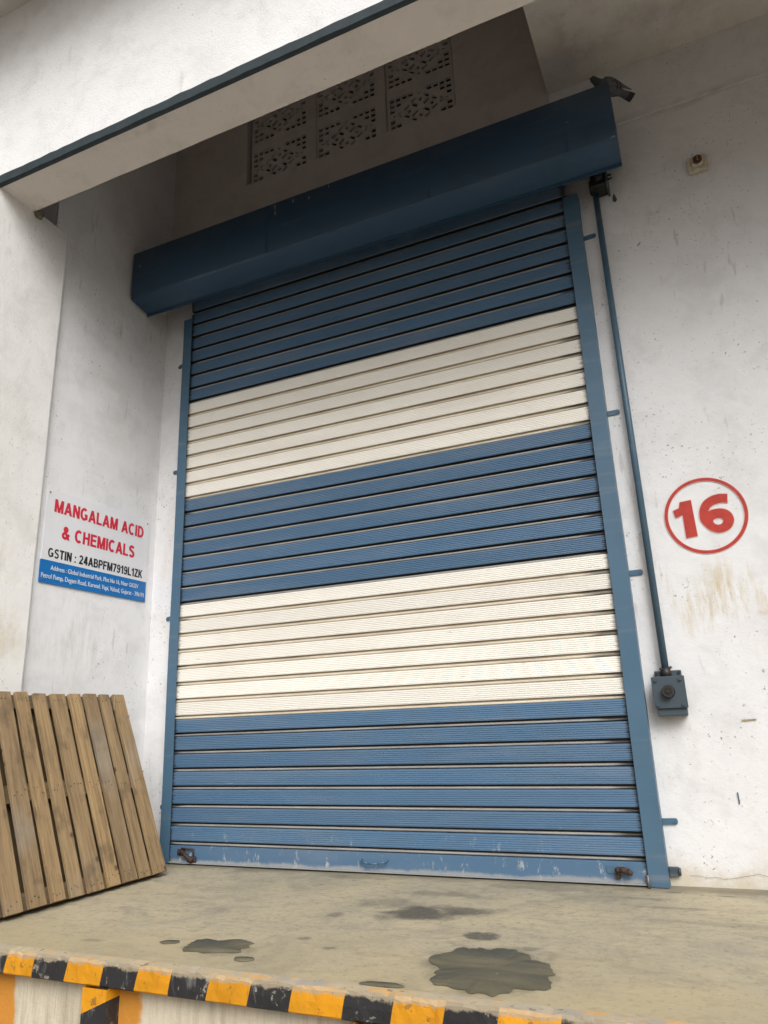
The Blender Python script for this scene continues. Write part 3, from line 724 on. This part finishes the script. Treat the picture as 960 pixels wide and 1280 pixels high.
# guide rails with wall tabs
def guide(x0, x1, ztop, tabs, outer):
    bm = new(); yf = -0.008
    inner = x1 if outer < 0 else x0
    # channel: web against the wall, front flange, outer flange
    box(bm, x0, x1, yf, yf + 0.006, 0.002, ztop, bev=0.0012)
    box(bm, (x0 if outer < 0 else x1 - 0.006), (x0 + 0.006 if outer < 0 else x1), yf + 0.0055, WY - 0.002, 0.002, ztop - 0.001)
    xa, xb = (x1 - 0.024, x1 - 0.020) if outer < 0 else (x0 + 0.020, x0 + 0.024)
    box(bm, xa, xb, yf + 0.0055, WY - 0.003, 0.003, ztop - 0.002)
    bmesh.ops.subdivide_edges(bm, edges=[e for e in bm.edges if abs(e.verts[0].co.z - e.verts[1].co.z) > 1], cuts=16)
    for v in bm.verts:
        if 0.1 < v.co.z < ztop - 0.1: v.co.x += 0.0016 * math.sin(v.co.z * 4.1 + x0)
    g = part('guide_rail', bm, M['guide'], sh)
    for (tz, ln, tilt) in tabs:
        bm = new(); L = ln
        s_ = 1 if outer > 0 else -1
        xo = x1 if outer > 0 else x0
        pts = [(0, -0.013), (L - 0.010, -0.013), (L - 0.003, -0.010), (L, 0), (L - 0.003, 0.010), (L - 0.010, 0.013), (0, 0.013)]
        top_ = [bm.verts.new((xo + s_ * a, WY - 0.008, tz + b_ + tilt * a)) for a, b_ in pts]; bot_ = [bm.verts.new((xo + s_ * a, WY - 0.001, tz + b_ + tilt * a)) for a, b_ in pts]
        bm.faces.new(top_); n = len(pts)
        for k in range(n): bm.faces.new((top_[k], top_[(k + 1) % n], bot_[(k + 1) % n], bot_[k]))
        cyl(bm, (xo + s_ * (L - 0.013), WY - 0.013, tz + tilt * L), (xo + s_ * (L - 0.013), WY - 0.006, tz + tilt * L), 0.006, 0.005, 8)
        part('wall_tab', bm, M['guide'], g)
guide(-0.070, 0.0, 3.56, [(3.254, 0.085, -0.25), (2.434, 0.085, 0.0), (1.438, 0.085, -0.1), (0.30, 0.06, 0.0)], -1)
guide(2.632, 2.716, 3.60, [(3.337, 0.066, 0.05), (2.253, 0.062, 0.0), (1.397, 0.066, 0.0), (0.262, 0.066, 0.02)], 1)
bm = new(); box(bm, 2.717, 2.757, WY - 0.022, WY - 0.001, 0.040, 0.078, bev=0.004); cyl(bm, (2.757, WY - 0.012, 0.059), (2.766, WY - 0.012, 0.059), 0.018, 0.015, 10)
part('anchor_stub', bm, M['box'], sh)
bm = new(); cyl(bm, (2.632, -0.020, 0.0), (2.630, -0.016, 0.052), 0.008, 0.006, 8)
part('stop_pin', bm, M['steel'], sh)
# hood
HX0, HX1, HY, HT, HC = -0.262, 2.976, -0.335, 3.972, 3.605
prof = [(WY - 0.002, HT + 0.004), (HY + 0.006, HT), (HY, HT - 0.006), (HY - 0.004, (HT + HC) / 2), (HY, HC + 0.008), (HY + 0.010, HC - 0.004), (-0.185, 3.574), (-0.177, 3.572), (-0.177, 3.552), (-0.170, 3.552)]
bm = new(); pv = None
nx = 24
for i in range(nx + 1):
    x = HX0 + (HX1 - HX0) * i / nx; bow = 0.0035 * math.sin(i * 1.9) + random.uniform(-0.0015, 0.0015)
    rg = [bm.verts.new((x, py + (bow if k in (3,) else 0) + (bow * .5 if k in (5, 6) else 0), pz + (0.004 * math.sin(i * .7) if k == 3 else 0))) for k, (py, pz) in enumerate(prof)]
    if pv:
        for k in range(len(prof) - 1):
            f = bm.faces.new((pv[k], rg[k], rg[k + 1], pv[k + 1])); f.smooth = k in (2, 3)
    pv = rg
hood = part('hood', bm, M['hood'], sh)
for (xa, xb) in ((HX0 + 0.001, HX0 + 0.005), (HX1 - 0.005, HX1 - 0.001)):
    bm = new()
    pl = [(WY - 0.002, HT + 0.002), (HY + 0.007, HT - 0.002), (HY + 0.002, HT - 0.008), (HY + 0.002, HC + 0.010), (HY + 0.012, HC), (-0.182, 3.580), (-0.10, 3.70), (WY - 0.002, 3.74)]
    A = [bm.verts.new((xa, a, b_)) for a, b_ in pl]; B = [bm.verts.new((xb, a, b_)) for a, b_ in pl]
    bm.faces.new(A); bm.faces.new(B)
    for k in range(len(pl)): bm.faces.new((A[k], A[(k + 1) % len(pl)], B[(k + 1) % len(pl)], B[k]))
    part('end_plate', bm, M['hood'], hood)
for xs0 in (0.83, 1.93, 2.72):
    bm = new(); pl = [(HY - 0.0002, HT - 0.006), (HY - 0.0042, (HT + HC) / 2), (HY - 0.0002, HC + 0.008)]
    A = [bm.verts.new((xs0, a - 0.0018, b_)) for a, b_ in pl]; B = [bm.verts.new((xs0 + 0.012, a - 0.0010, b_)) for a, b_ in pl]; C_ = [bm.verts.new((xs0, a + 0.004, b_)) for a, b_ in pl]
    for k in range(2): bm.faces.new((A[k], B[k], B[k + 1], A[k + 1])); bm.faces.new((A[k], A[k + 1], C_[k + 1], C_[k]))
    part('seam', bm, M['hood'], hood)
for (dx_, dz_, l_) in ((0.900, 3.945, 0.030), (0.902, 3.895, 0.022), (1.035, 3.940, 0.026), (1.150, 3.915, 0.016), (1.29, 3.948, 0.014), (-0.20, 3.85, 0.012)):
    bm = new(); vv = [bm.verts.new((dx_ + a, HY - 0.0062, dz_ + b2)) for a, b2 in ((-0.003, 0), (0.003, 0.002), (0.0025, -l_), (0, -l_ - 0.004), (-0.002, -l_))]; bm.faces.new(vv)
    part('plaster_drip', bm, M['bakelite'], hood)
bm = new(); cyl(bm, (HX0 + 0.02, -0.11, 3.80), (HX1 - 0.02, -0.11, 3.80), 0.11, seg=24)
part('barrel', bm, M['black'], sh)

# ------------------------------------------------------------------ crank drive beside the shutter
cd_ = thing('crank_drive', (2.82, 0.0, 0.70), 'blue vertical crank shaft ending in a small square gearbox beside shutter', 'gearbox')
bm = new(); cyl(bm, (2.812, 0.018, 3.66), (2.822, 0.018, 0.93), 0.0165, seg=16)
part('drive_shaft', bm, M['shaft'], cd_)
bm = new(); box(bm, 2.878, 2.890, -0.075, WY - 0.001, 3.565, 3.72, bev=0.002)
br = part('shaft_bracket', bm, M['box'], cd_)
bm = new(); cyl(bm, (2.83, -0.03, 3.64), (2.87, -0.03, 3.64), 0.045, seg=16); cyl(bm, (2.812, 0.018, 3.588), (2.812, 0.018, 3.66), 0.03, seg=14)
box(bm, 2.798, 2.877, -0.055, WY - 0.001, 3.575, 3.72, bev=0.006); part('bevel_gear', bm, M['black'], br)
for zz in (3.62, 3.645):
    bm = new(); cyl(bm, (2.890, -0.02, zz), (2.912, -0.02, zz), 0.006, seg=8); part('bracket_bolt', bm, M['black'], br)
bm = new()
box(bm, 2.765, 2.892, -0.020, WY - 0.001, 0.715, 0.885, bev=0.005)           # housing
box(bm, 2.770, 2.888, 0.022, WY - 0.001, 0.885, 0.918, bev=0.004)            # back plate ears
gb = part('gear_box', bm, M['box'], cd_)
bm = new(); box(bm, 2.756, 2.899, -0.032, -0.0195, 0.748, 0.890, bev=0.003)
cov = part('cover_plate', bm, M['box'], cd_)
for (a, b_) in ((2.774, 0.764), (2.881, 0.764), (2.774, 0.874), (2.881, 0.874)):
    bm = new(); cyl(bm, (a, -0.041, b_), (a, -0.031, b_), 0.0075, seg=6); part('bolt', bm, M['box'], cov)
bm = new(); cyl(bm, (2.824, -0.062, 0.822), (2.824, -0.031, 0.822), 0.026, 0.029, 20); 
crank = part('crank_socket', bm, M['black'], cov)
bm = new(); cyl(bm, (2.824, -0.0632, 0.822), (2.824, -0.0615, 0.822), 0.017, seg=16)
part('socket_recess', bm, simple('socket_dark', (0.006, 0.005, 0.005), 0.7), cov)
bm = new(); cyl(bm, (2.824, -0.067, 0.822), (2.824, -0.0625, 0.822), 0.007, seg=10)
part('socket_pin', bm, M['rust'], cov)
bm = new(); cyl(bm, (2.822, 0.018, 0.884), (2.822, 0.018, 0.932), 0.026, 0.022, 14); cyl(bm, (2.822, 0.018, 0.92), (2.850, 0.008, 0.932), 0.006, seg=8); cyl(bm, (2.822, 0.018, 0.92), (2.800, 0.0, 0.925), 0.006, seg=8)
part('shaft_collar', bm, M['black'], cd_)
for (a, b_) in ((2.779, 0.905), (2.879, 0.907)):
    bm = new(); cyl(bm, (a, 0.016, b_), (a, 0.026, b_), 0.007, seg=8); part('mounting_bolt', bm, M['black'], gb)

# ------------------------------------------------------------------ company sign
SY0, SY1, SZ0, SZ1, SZM = -0.848, -0.016, 1.545, 2.088, 1.675
sg = thing('sign_board', (SX + 0.004, -0.43, SZ0), 'white and blue company sign board reading MANGALAM ACID & CHEMICALS on the left side wall', 'sign')
bm = new(); box(bm, SX + 0.001, SX + 0.010, SY0, SY1, SZM, SZ1, bev=0.0008)
part('white_panel', bm, M['sign_white'], sg)
bm = new(); box(bm, SX + 0.001, SX + 0.010, SY0, SY1, SZ0, SZM - 0.0003, bev=0.0008)
part('blue_panel', bm, M['sign_blue'], sg)
def text_mesh(body):
    cu = bpy.data.curves.new('t', 'FONT'); cu.body = body; cu.size = 1.0; cu.resolution_u = 4
    o = bpy.data.objects.new('tmp', cu); COL.objects.link(o)
    dg = bpy.context.evaluated_depsgraph_get(); me = bpy.data.meshes.new_from_object(o.evaluated_get(dg))
    bpy.data.objects.remove(o); return me
CAP = max(v.co.y for v in text_mesh('H').vertices)
def text(name, body, y0, y1, z0, z1, mat, fat=0.0):
    """fat (metres) thickens the strokes: copies of the printed line set 0.15 mm apart in depth"""
    src = text_mesh(body); xs = [v.co.x for v in src.vertices]; xa, xb = min(xs), max(xs)
    bm = new(); base = world_loc(sg); k = 0
    shifts = [(0, 0)] + ([(-1, 0), (1, 0), (0, -.6), (0, .6), (-.5, 0), (.5, 0)] if fat else [])
    for (dy, dz) in shifts:
        mp = [bm.verts.new(Vector((SX + 0.0112 + 0.00015 * k, y0 + fat + (v.co.x - xa) / (xb - xa) * (y1 - y0 - 2 * fat) + dy * fat, z0 + v.co.y / CAP * (z1 - z0) + dz * fat)) - base) for v in src.vertices]
        for p in src.polygons:
            try: bm.faces.new([mp[i] for i in p.vertices])
            except ValueError: pass
        k += 1
    me = bpy.data.meshes.new(name); bm.to_mesh(me); bm.free(); me.materials.append(mat)
    return link(name, me, sg)
TH = 0.205; HH = TH / 2
def arc(cx_, cy_, rx, ry, a0, a1, n=12): return [(cx_ + rx * math.cos(math.radians(a0 + (a1 - a0) * k / n)), cy_ + ry * math.sin(math.radians(a0 + (a1 - a0) * k / n))) for k in range(n + 1)]
def V(x, y0=0, y1=1): return ('q', [(x - HH, y0), (x + HH, y0), (x + HH, y1), (x - HH, y1)])
def Hh(y, x0, x1): return ('q', [(x0, y - HH * .9), (x1, y - HH * .9), (x1, y + HH * .9), (x0, y + HH * .9)])
def D(x0, y0, x1, y1, f=1.0):
    d = HH * f * math.hypot(x1 - x0, y1 - y0) / abs(y1 - y0); return ('q', [(x0 - d, y0), (x0 + d, y0), (x1 + d, y1), (x1 - d, y1)])
def Pp(pts): return ('p', pts)
b_, t_ = HH * .9, 1 - HH * .9
GL = {
 'M': (.78, [V(HH), V(.78 - HH), D(.39, 0, .15, 1, .85), D(.39, 0, .63, 1, .85)]),
 'A': (.70, [D(.09, 0, .35, 1), D(.61, 0, .35, 1), Hh(.30, .17, .53)]),
 'N': (.64, [V(HH), V(.64 - HH), D(.53, 0, .11, 1)]),
 'G': (.70, [Pp(arc(.34, .5, .255, .415, 48, 345, 22)), Hh(.44, .38, .665), V(.70 - HH - .035, .09, .44)]),
 'L': (.54, [V(HH), Hh(b_, .1, .54)]),
 'C': (.66, [Pp(arc(.34, .5, .255, .415, 48, 312, 20))]),
 'I': (.205, [V(HH)]),
 'D': (.66, [V(HH), Pp([(.1, t_), (.28, t_)] + arc(.28, .5, .295, .5 - b_, 85, -85, 16) + [(.28, b_), (.1, b_)])]),
 'H': (.64, [V(HH), V(.64 - HH), Hh(.53, .1, .54)]),
 'E': (.58, [V(HH), Hh(b_, .1, .58), Hh(.52, .1, .53), Hh(t_, .1, .56)]),
 'S': (.61, [Pp(arc(.305, .705, .195, .215, 25, 200, 12) + arc(.305, .28, .205, .215, 90, -155, 16)[1:] )]),
 'T': (.58, [V(.29), Hh(t_, 0, .58)]),
 ':': (.19, [('q', [(.01, 0), (.18, 0), (.18, .17), (.01, .17)]), ('q', [(.01, .52), (.18, .52), (.18, .69), (.01, .69)])]),
 '2': (.55, [Pp(arc(.275, .71, .185, .205, 170, -35, 14) + [(.15, .14)]), Hh(b_, .02, .54)]),
 '4': (.57, [V(.40), Hh(.28, .01, .57), D(.10, .25, .36, 1, .95)]),
 'B': (.62, [V(HH), Pp([(.1, t_), (.32, t_)] + arc(.33, .725, .16, .195, 85, -85, 10) + [(.1, .53)]), Pp([(.1, .53), (.34, .53)] + arc(.34, .305, .195, .225, 85, -85, 10) + [(.1, b_)])]),
 'P': (.60, [V(HH), Pp([(.1, t_), (.33, t_)] + arc(.33, .69, .185, .23, 85, -85, 12) + [(.1, .46)])]),
 'F': (.54, [V(HH), Hh(.50, .1, .48), Hh(t_, .1, .54)]),
 '7': (.53, [Hh(t_, .02, .53), D(.19, 0, .42, .9, .95)]),
 '9': (.55, [Pp(arc(.275, .685, .185, .23, 0, 360, 20)), Pp(arc(.275, .50, .185, .42, 10, -75, 10) + arc(.25, .28, .17, .2, -100, -165, 6))]),
 '1': (.40, [V(.27), D(.05, .68, .22, .92, .8)]),
 'Z': (.57, [Hh(t_, .03, .55), Hh(b_, .01, .57), D(.11, .1, .46, .9)]),
 'K': (.66, [V(HH), D(.13, .36, .53, 1, .8), D(.56, 0, .27, .56, .9)]),
 '&': (.74, [D(.60, 0, .22, .70, .9), Pp(arc(.32, .765, .115, .145, 215, -50, 14) + [(.27, .52)]), Pp([(.27, .52)] + arc(.27, .275, .18, .19, 125, 320, 12) + [(.52, .26), (.60, .44)])]),
}
def strip(bm, pts, x_, f):
    n = len(pts); L = []; R_ = []
    for i in range(n):
        p = Vector(pts[i]); d0 = (p - Vector(pts[i - 1])).normalized() if i else None; d1 = (Vector(pts[i + 1]) - p).normalized() if i < n - 1 else None
        if d0 is None or d0.length == 0: d0 = d1
        if d1 is None or d1.length == 0: d1 = d0
        m = (d0 + d1); m = m.normalized() if m.length > 1e-6 else d0; nn = Vector((-m.y, m.x)); k = HH / max(0.55, nn.dot(Vector((-d0.y, d0.x))))
        L.append(bm.verts.new(f(p + nn * k, x_))); R_.append(bm.verts.new(f(p - nn * k, x_)))
    for i in range(n - 1): bm.faces.new((L[i], L[i + 1], R_[i + 1], R_[i]))
def lettering(body, y0, y1, z0, z1, mat):
    sp_, gap = 0.27, 0.068
    tot = sum((sp_ if ch == ' ' else GL[ch][0]) + gap for ch in body) - gap
    k = (y1 - y0) / tot; base = world_loc(sg); bm = new(); cur = 0.0
    def flush():
        me = bpy.data.meshes.new('lettering'); bm.to_mesh(me); bm.free(); me.materials.append(mat); link('lettering', me, sg)
    for ch in body:
        if ch == ' ':
            cur += sp_ + gap; flush(); bm = new(); continue
        for e, (kind, pts) in enumerate(GL[ch][1]):
            off = 0.0112 + 0.00014 * e
            f = lambda p, c0: Vector((SX + off, y0 + (c0 + p[0]) * k, z0 + p[1] * (z1 - z0))) - base
            if kind == 'q': bm.faces.new([bm.verts.new(f(p, cur)) for p in pts])
            else: strip(bm, pts, cur, f)
        cur += GL[ch][0] + gap
    flush()
lettering('MANGALAM ACID', -0.792, -0.068, 1.960, 2.036, M['sign_red'])
lettering('& CHEMICALS', -0.724, -0.139, 1.815, 1.891, M['sign_red'])
TH = 0.175; HH = TH / 2
lettering('GSTIN : 24ABPFM7919L1ZK', -0.807, -0.056, 1.694, 1.747, M['sign_black'])
text('lettering', 'Address : Global Industrial Park, Plot No 16, Near GIGEV', -0.780, -0.087, 1.623, 1.649, M['sign_text'], 0.0006)
text('lettering', 'Petrol Pump, Degam Road, Karwad, Vapi, Valsad, Gujarat - 396191', -0.840, -0.034, 1.573, 1.600, M['sign_text'], 0.0006)
for (a, b_) in ((SY0 + 0.018, SZ1 - 0.022), (SY1 - 0.018, SZ1 - 0.022), (SY0 + 0.018, SZ0 + 0.02), (SY1 - 0.018, SZ0 + 0.02)):
    bm = new(); cyl(bm, (SX + 0.009, a, b_), (SX + 0.014, a, b_), 0.0055, 0.004, 8); part('screw', bm, M['steel'], sg)

# ------------------------------------------------------------------ leaning pallet
PX0, PY0, PZ0, PYAW, PLEAN, PH = 0.231, -0.293, 0.025, -0.013, 0.387, 0.996
u_ = Vector((math.sin(PYAW), -math.cos(PYAW), 0)); n0 = Vector((math.cos(PYAW), math.sin(PYAW), 0))
v_ = Vector((0, 0, 1)) * math.cos(PLEAN) - n0 * math.sin(PLEAN); n_ = (-u_).cross(v_).normalized()   # n points out of the boards
if n_.x < 0: n_ = -n_
pal = thing('wooden_pallet', (0, 0, 0), 'weathered wooden pallet leaning against the side wall below the sign', 'pallet')
# local axes: x = out of the deck, y = toward the shutter, z = up the boards
pal.matrix_world = Matrix(((n_.x, -u_.x, v_.x, PX0), (n_.y, -u_.y, v_.y, PY0), (n_.z, -u_.z, v_.z, PZ0), (0, 0, 0, 1)))
def board(name, s0, s1, z0, z1, x0, x1, mat, tilt=0.0, chip=0.0):
    bm = new(); vs_ = box(bm, x0, x1, -s1, -s0, z0, z1, bev=0.0022)
    es = [e for e in bm.edges if abs(e.verts[0].co.z - e.verts[1].co.z) > 0.5 * (z1 - z0)] if z1 - z0 > 0.3 else []
    if es: bmesh.ops.subdivide_edges(bm, edges=es, cuts=6)
    for v in bm.verts: 
        v.co.y += tilt * (v.co.z - z0) + random.uniform(-0.0008, 0.0008)
        v.co.x += random.uniform(-0.0008, 0.0008)
    c = Vector(((x0 + x1) / 2, -(s0 + s1) / 2, (z0 + z1) / 2))
    bmesh.ops.translate(bm, verts=bm.verts, vec=-c); bmesh.ops.recalc_face_normals(bm, faces=bm.faces)
    me = bpy.data.meshes.new(name); bm.to_mesh(me); bm.free(); me.materials.append(mat)
    return link(name, me, pal, c)
edges = [0.0, 0.118, 0.214, 0.328, 0.434, 0.557, 0.663, 0.765, 0.888, 1.005, 1.12]
gaps = [0.034, 0.027, 0.029, 0.030, 0.033, 0.033, 0.032, 0.035, 0.035, 0.0]
nails = new()
for k in range(10):
    s0, s1 = edges[k], edges[k + 1] - gaps[k]
    dz = random.uniform(-0.004, 0.005)
    bd = board('deck_board', s0, s1, 0.0 + dz * 0.5, PH + dz, -0.020 + random.uniform(-0.002, 0.002), 0.0 + random.uniform(-0.0015, 0.0015), M['wood'], random.uniform(-0.003, 0.003))
    wdt = s1 - s0; cyy = -(s0 + s1) / 2
    for zz in (0.035, PH * 0.50, PH - 0.030):
        for q in range(random.choice((3, 4))):
            a = -wdt / 2 + wdt * (0.14 + 0.24 * q) + random.uniform(-0.006, 0.006); h = zz - PH / 2 + random.uniform(-0.018, 0.016)
            cyl(nails, (-0.004, a + cyy, h + PH / 2), (0.0026, a + cyy, h + PH / 2), 0.0028, 0.0026, 6)
bmesh.ops.recalc_face_normals(nails, faces=nails.faces)
me = bpy.data.meshes.new('nail_heads'); nails.to_mesh(me); nails.free(); me.materials.append(M['nail']); tag(link('nail_heads', me, pal, (0, 0, 0)), kind='stuff')
for zc, dw in ((0.0, 0.075), (PH * 0.5 - 0.04, 0.085), (PH - 0.080, 0.075)):
    board('stringer', 0.004, 1.116, zc + 0.002, zc + dw, -0.066, -0.0225, M['wood_h'])
for k in (0.003, 0.135, 0.268, 0.401, 0.535, 0.668, 0.801, 0.934, 1.010):
    board('back_board', k, k + (0.125 if k < 1 else 0.106), 0.004, PH - 0.004, -0.086, -0.068, M['wood_b'])
bm = new()
sp_pts = [(0.006, -0.115, PH - 0.10), (0.012, -0.104, PH - 0.05), (0.010, -0.088, PH - 0.008), (0.004, -0.080, PH + 0.004)]
for p0, p1 in zip(sp_pts, sp_pts[1:]): cyl(bm, p0, p1, 0.0018, seg=6)
me = bpy.data.meshes.new('loose_straw'); bm.to_mesh(me); bm.free(); me.materials.append(M['twig']); link('loose_straw', me, pal, (0, 0, 0))

# ------------------------------------------------------------------ lamp holder on the wall
lh = thing('lamp_holder', (3.352, WY, 3.55), 'small square cream lamp holder with brown centre high on right wall', 'lamp holder')
bm = new(); box(bm, 3.302, 3.402, WY - 0.028, WY - 0.002, 3.540, 3.638, bev=0.011)
part('base_block', bm, M['bakelite'], lh)
bm = new(); cyl(bm, (3.352, WY - 0.026, 3.590), (3.352, WY - 0.050, 3.590), 0.036, 0.028, 20)
part('collar', bm, M['bakelite'], lh)
bm = new(); cyl(bm, (3.352, WY - 0.048, 3.590), (3.352, WY - 0.062, 3.590), 0.0235, 0.0225, 18)
part('socket', bm, M['brown'], lh)
for a in (-0.008, 0.008):
    bm = new(); cyl(bm, (3.352, WY - 0.060, 3.590 + a), (3.352, WY - 0.066, 3.590 + a), 0.0045, seg=8); part('contact', bm, M['brass'], lh)

# ------------------------------------------------------------------ pigeon on the hood
def pigeon():
    root = thing('pigeon', (2.95, -0.21, 3.975), 'grey pigeon perched on the right end of the dark blue hood', 'pigeon')
    bm = new()
    def loft(secs, seg=14):
        pv = None; first = None
        for (x, y, z, ry, rz) in secs:
            rg = [bm.verts.new((x, y + ry * math.cos(t), z + rz * math.sin(t))) for t in (2 * math.pi * k / seg for k in range(seg))]
            if pv:
                for k in range(seg): bm.faces.new((pv[k], pv[(k + 1) % seg], rg[(k + 1) % seg], rg[k])).smooth = True
            else: first = rg
            pv = rg
        bm.faces.new(first); bm.faces.new(pv)
    # body from crown to tail (x runs head to tail)
    loft([(-0.136, 0, 0.050, 0.004, 0.004), (-0.132, 0, 0.050, 0.015, 0.015), (-0.120, 0, 0.048, 0.022, 0.023), (-0.104, 0, 0.042, 0.025, 0.028), (-0.090, 0, 0.031, 0.028, 0.032),
          (-0.075, 0, 0.018, 0.036, 0.040), (-0.045, 0, 0.004, 0.049, 0.052), (-0.010, 0, 0.0, 0.054, 0.055), (0.030, 0, 0.002, 0.050, 0.048), (0.065, 0, 0.004, 0.040, 0.034), (0.095, 0, 0.004, 0.032, 0.020),
          (0.120, 0, 0.000, 0.032, 0.010), (0.160, 0, -0.006, 0.038, 0.006), (0.192, 0, -0.011, 0.041, 0.004), (0.198, 0, -0.012, 0.036, 0.003)])
    for s in (-1, 1):   # folded wings laid along the flanks
        loft([(-0.062, s * 0.036, 0.022, 0.006, 0.012), (-0.045, s * 0.047, 0.020, 0.011, 0.028), (-0.010, s * 0.053, 0.018, 0.012, 0.036), (0.030, s * 0.050, 0.020, 0.011, 0.034), (0.070, s * 0.043, 0.024, 0.009, 0.026),
              (0.105, s * 0.036, 0.026, 0.006, 0.017), (0.140, s * 0.031, 0.027, 0.004, 0.010), (0.172, s * 0.028, 0.028, 0.002, 0.004)], 10)
    bmesh.ops.recalc_face_normals(bm, faces=bm.faces)
    me = bpy.data.meshes.new('pigeon_body'); bm.to_mesh(me); bm.free(); me.materials.append(M['feather'])
    d = Vector((0.175, 0.125, -0.040)).normalized()     # head to tail
    side = Vector((0, 0, 1)).cross(d).normalized(); upv = d.cross(side)
    R = Matrix((d, side, upv)).transposed()
    ctr = Vector((2.966, -0.215, 4.038))
    body = link('body', me, root, ctr - root.location); body.rotation_euler = R.to_euler(); body.scale = (0.76, 0.76, 0.76)
    bm = new(); cyl(bm, (-0.134, 0, 0.047), (-0.155, 0, 0.038), 0.005, 0.0012, 8)
    me = bpy.data.meshes.new('beak'); bm.to_mesh(me); bm.free(); me.materials.append(M['beak']); link('beak', me, body, (0, 0, 0))
    for s in (-1, 1):
        bm = new(); bmesh.ops.create_uvsphere(bm, u_segments=8, v_segments=6, radius=0.0036, matrix=Matrix.Translation((-0.121, s * 0.0205, 0.053)))
        me = bpy.data.meshes.new('eye'); bm.to_mesh(me); bm.free(); me.materials.append(M['brown']); link('eye', me, body, (0, 0, 0))
    for s in (-1, 1):
        bm = new(); hip = ctr + R @ Vector((0.0, s * 0.020, -0.030)); foot = Vector((hip.x - 0.020, hip.y - 0.012, 3.980))
        cyl(bm, hip, foot, 0.0055, 0.0035, 8)
        for a in (-0.5, 0.0, 0.5, math.pi):
            t = a + math.radians(140); cyl(bm, foot, foot + Vector((math.cos(t) * 0.026, math.sin(t) * 0.026, -0.001)), 0.0028, 0.0018, 6)
        part('leg', bm, M['pigeon_leg'], root)
pigeon()

# ------------------------------------------------------------------ puddles
from mathutils import noise as nz
def puddle(cx_, cy_, rx, ry, rot, seed, label, squ=0.22, shear=0.0):
    rnd = random.Random(seed); ph = [rnd.uniform(0, 6.28) for _ in range(7)]
    n = 110; pts = []
    for k in range(n):
        t = 2 * math.pi * k / n
        cs = Vector((math.cos(t), math.sin(t), 0))
        r = 1 + squ * (1.5 * nz.noise(cs * 1.1 + Vector((0, 0, seed * 3.3))) + 0.8 * nz.noise(cs * 2.6 + Vector((0, 5, seed * 1.7))) + 0.35 * nz.noise(cs * 7 + Vector((9, 0, seed))) + 0.18 * nz.noise(cs * 16 + Vector((2, 3, seed))))
        a, b_ = rx * r * math.cos(t), ry * r * math.sin(t)
        pts.append((cx_ + a * math.cos(rot) - b_ * math.sin(rot), cy_ + a * math.sin(rot) + b_ * math.cos(rot)))
    bm = new(); inner = [((x - cx_) * 0.965 + cx_, (y - cy_) * 0.965 + cy_) for x, y in pts]
    o_ = [bm.verts.new((x, y, 0.0018)) for x, y in pts]; i_ = [bm.verts.new((x, y, 0.0042)) for x, y in inner]
    for k in range(n): bm.faces.new((o_[k], o_[(k + 1) % n], i_[(k + 1) % n], i_[k])).smooth = True
    c = bm.verts.new((cx_, cy_, 0.0045))
    for k in range(n): bm.faces.new((i_[k], i_[(k + 1) % n], c)).smooth = True
    tag(part('puddle', bm, M['wet'], None, (cx_, cy_, 0)), label, 'puddle', 'wet patches on the dock floor')
puddle(2.275, -1.255, 0.185, 0.195, 0.1, 3, 'largest dark wet patch on the dock floor, near the front edge', 0.30)
puddle(1.285, -1.305, 0.140, 0.085, 0.25, 5, 'oval wet patch on the dock floor in front of the pallet', 0.32)
puddle(1.100, -1.305, 0.038, 0.020, 0.3, 8, 'tiny wet spot beside the oval wet patch, towards the pallet', 0.15)
puddle(2.020, -1.482, 0.072, 0.016, 0.06, 11, 'thin wet smear right along the striped dock edge', 0.2)
puddle(1.480, -1.395, 0.035, 0.022, 0.1, 13, 'small damp spot between the oval patch and the striped edge', 0.2)
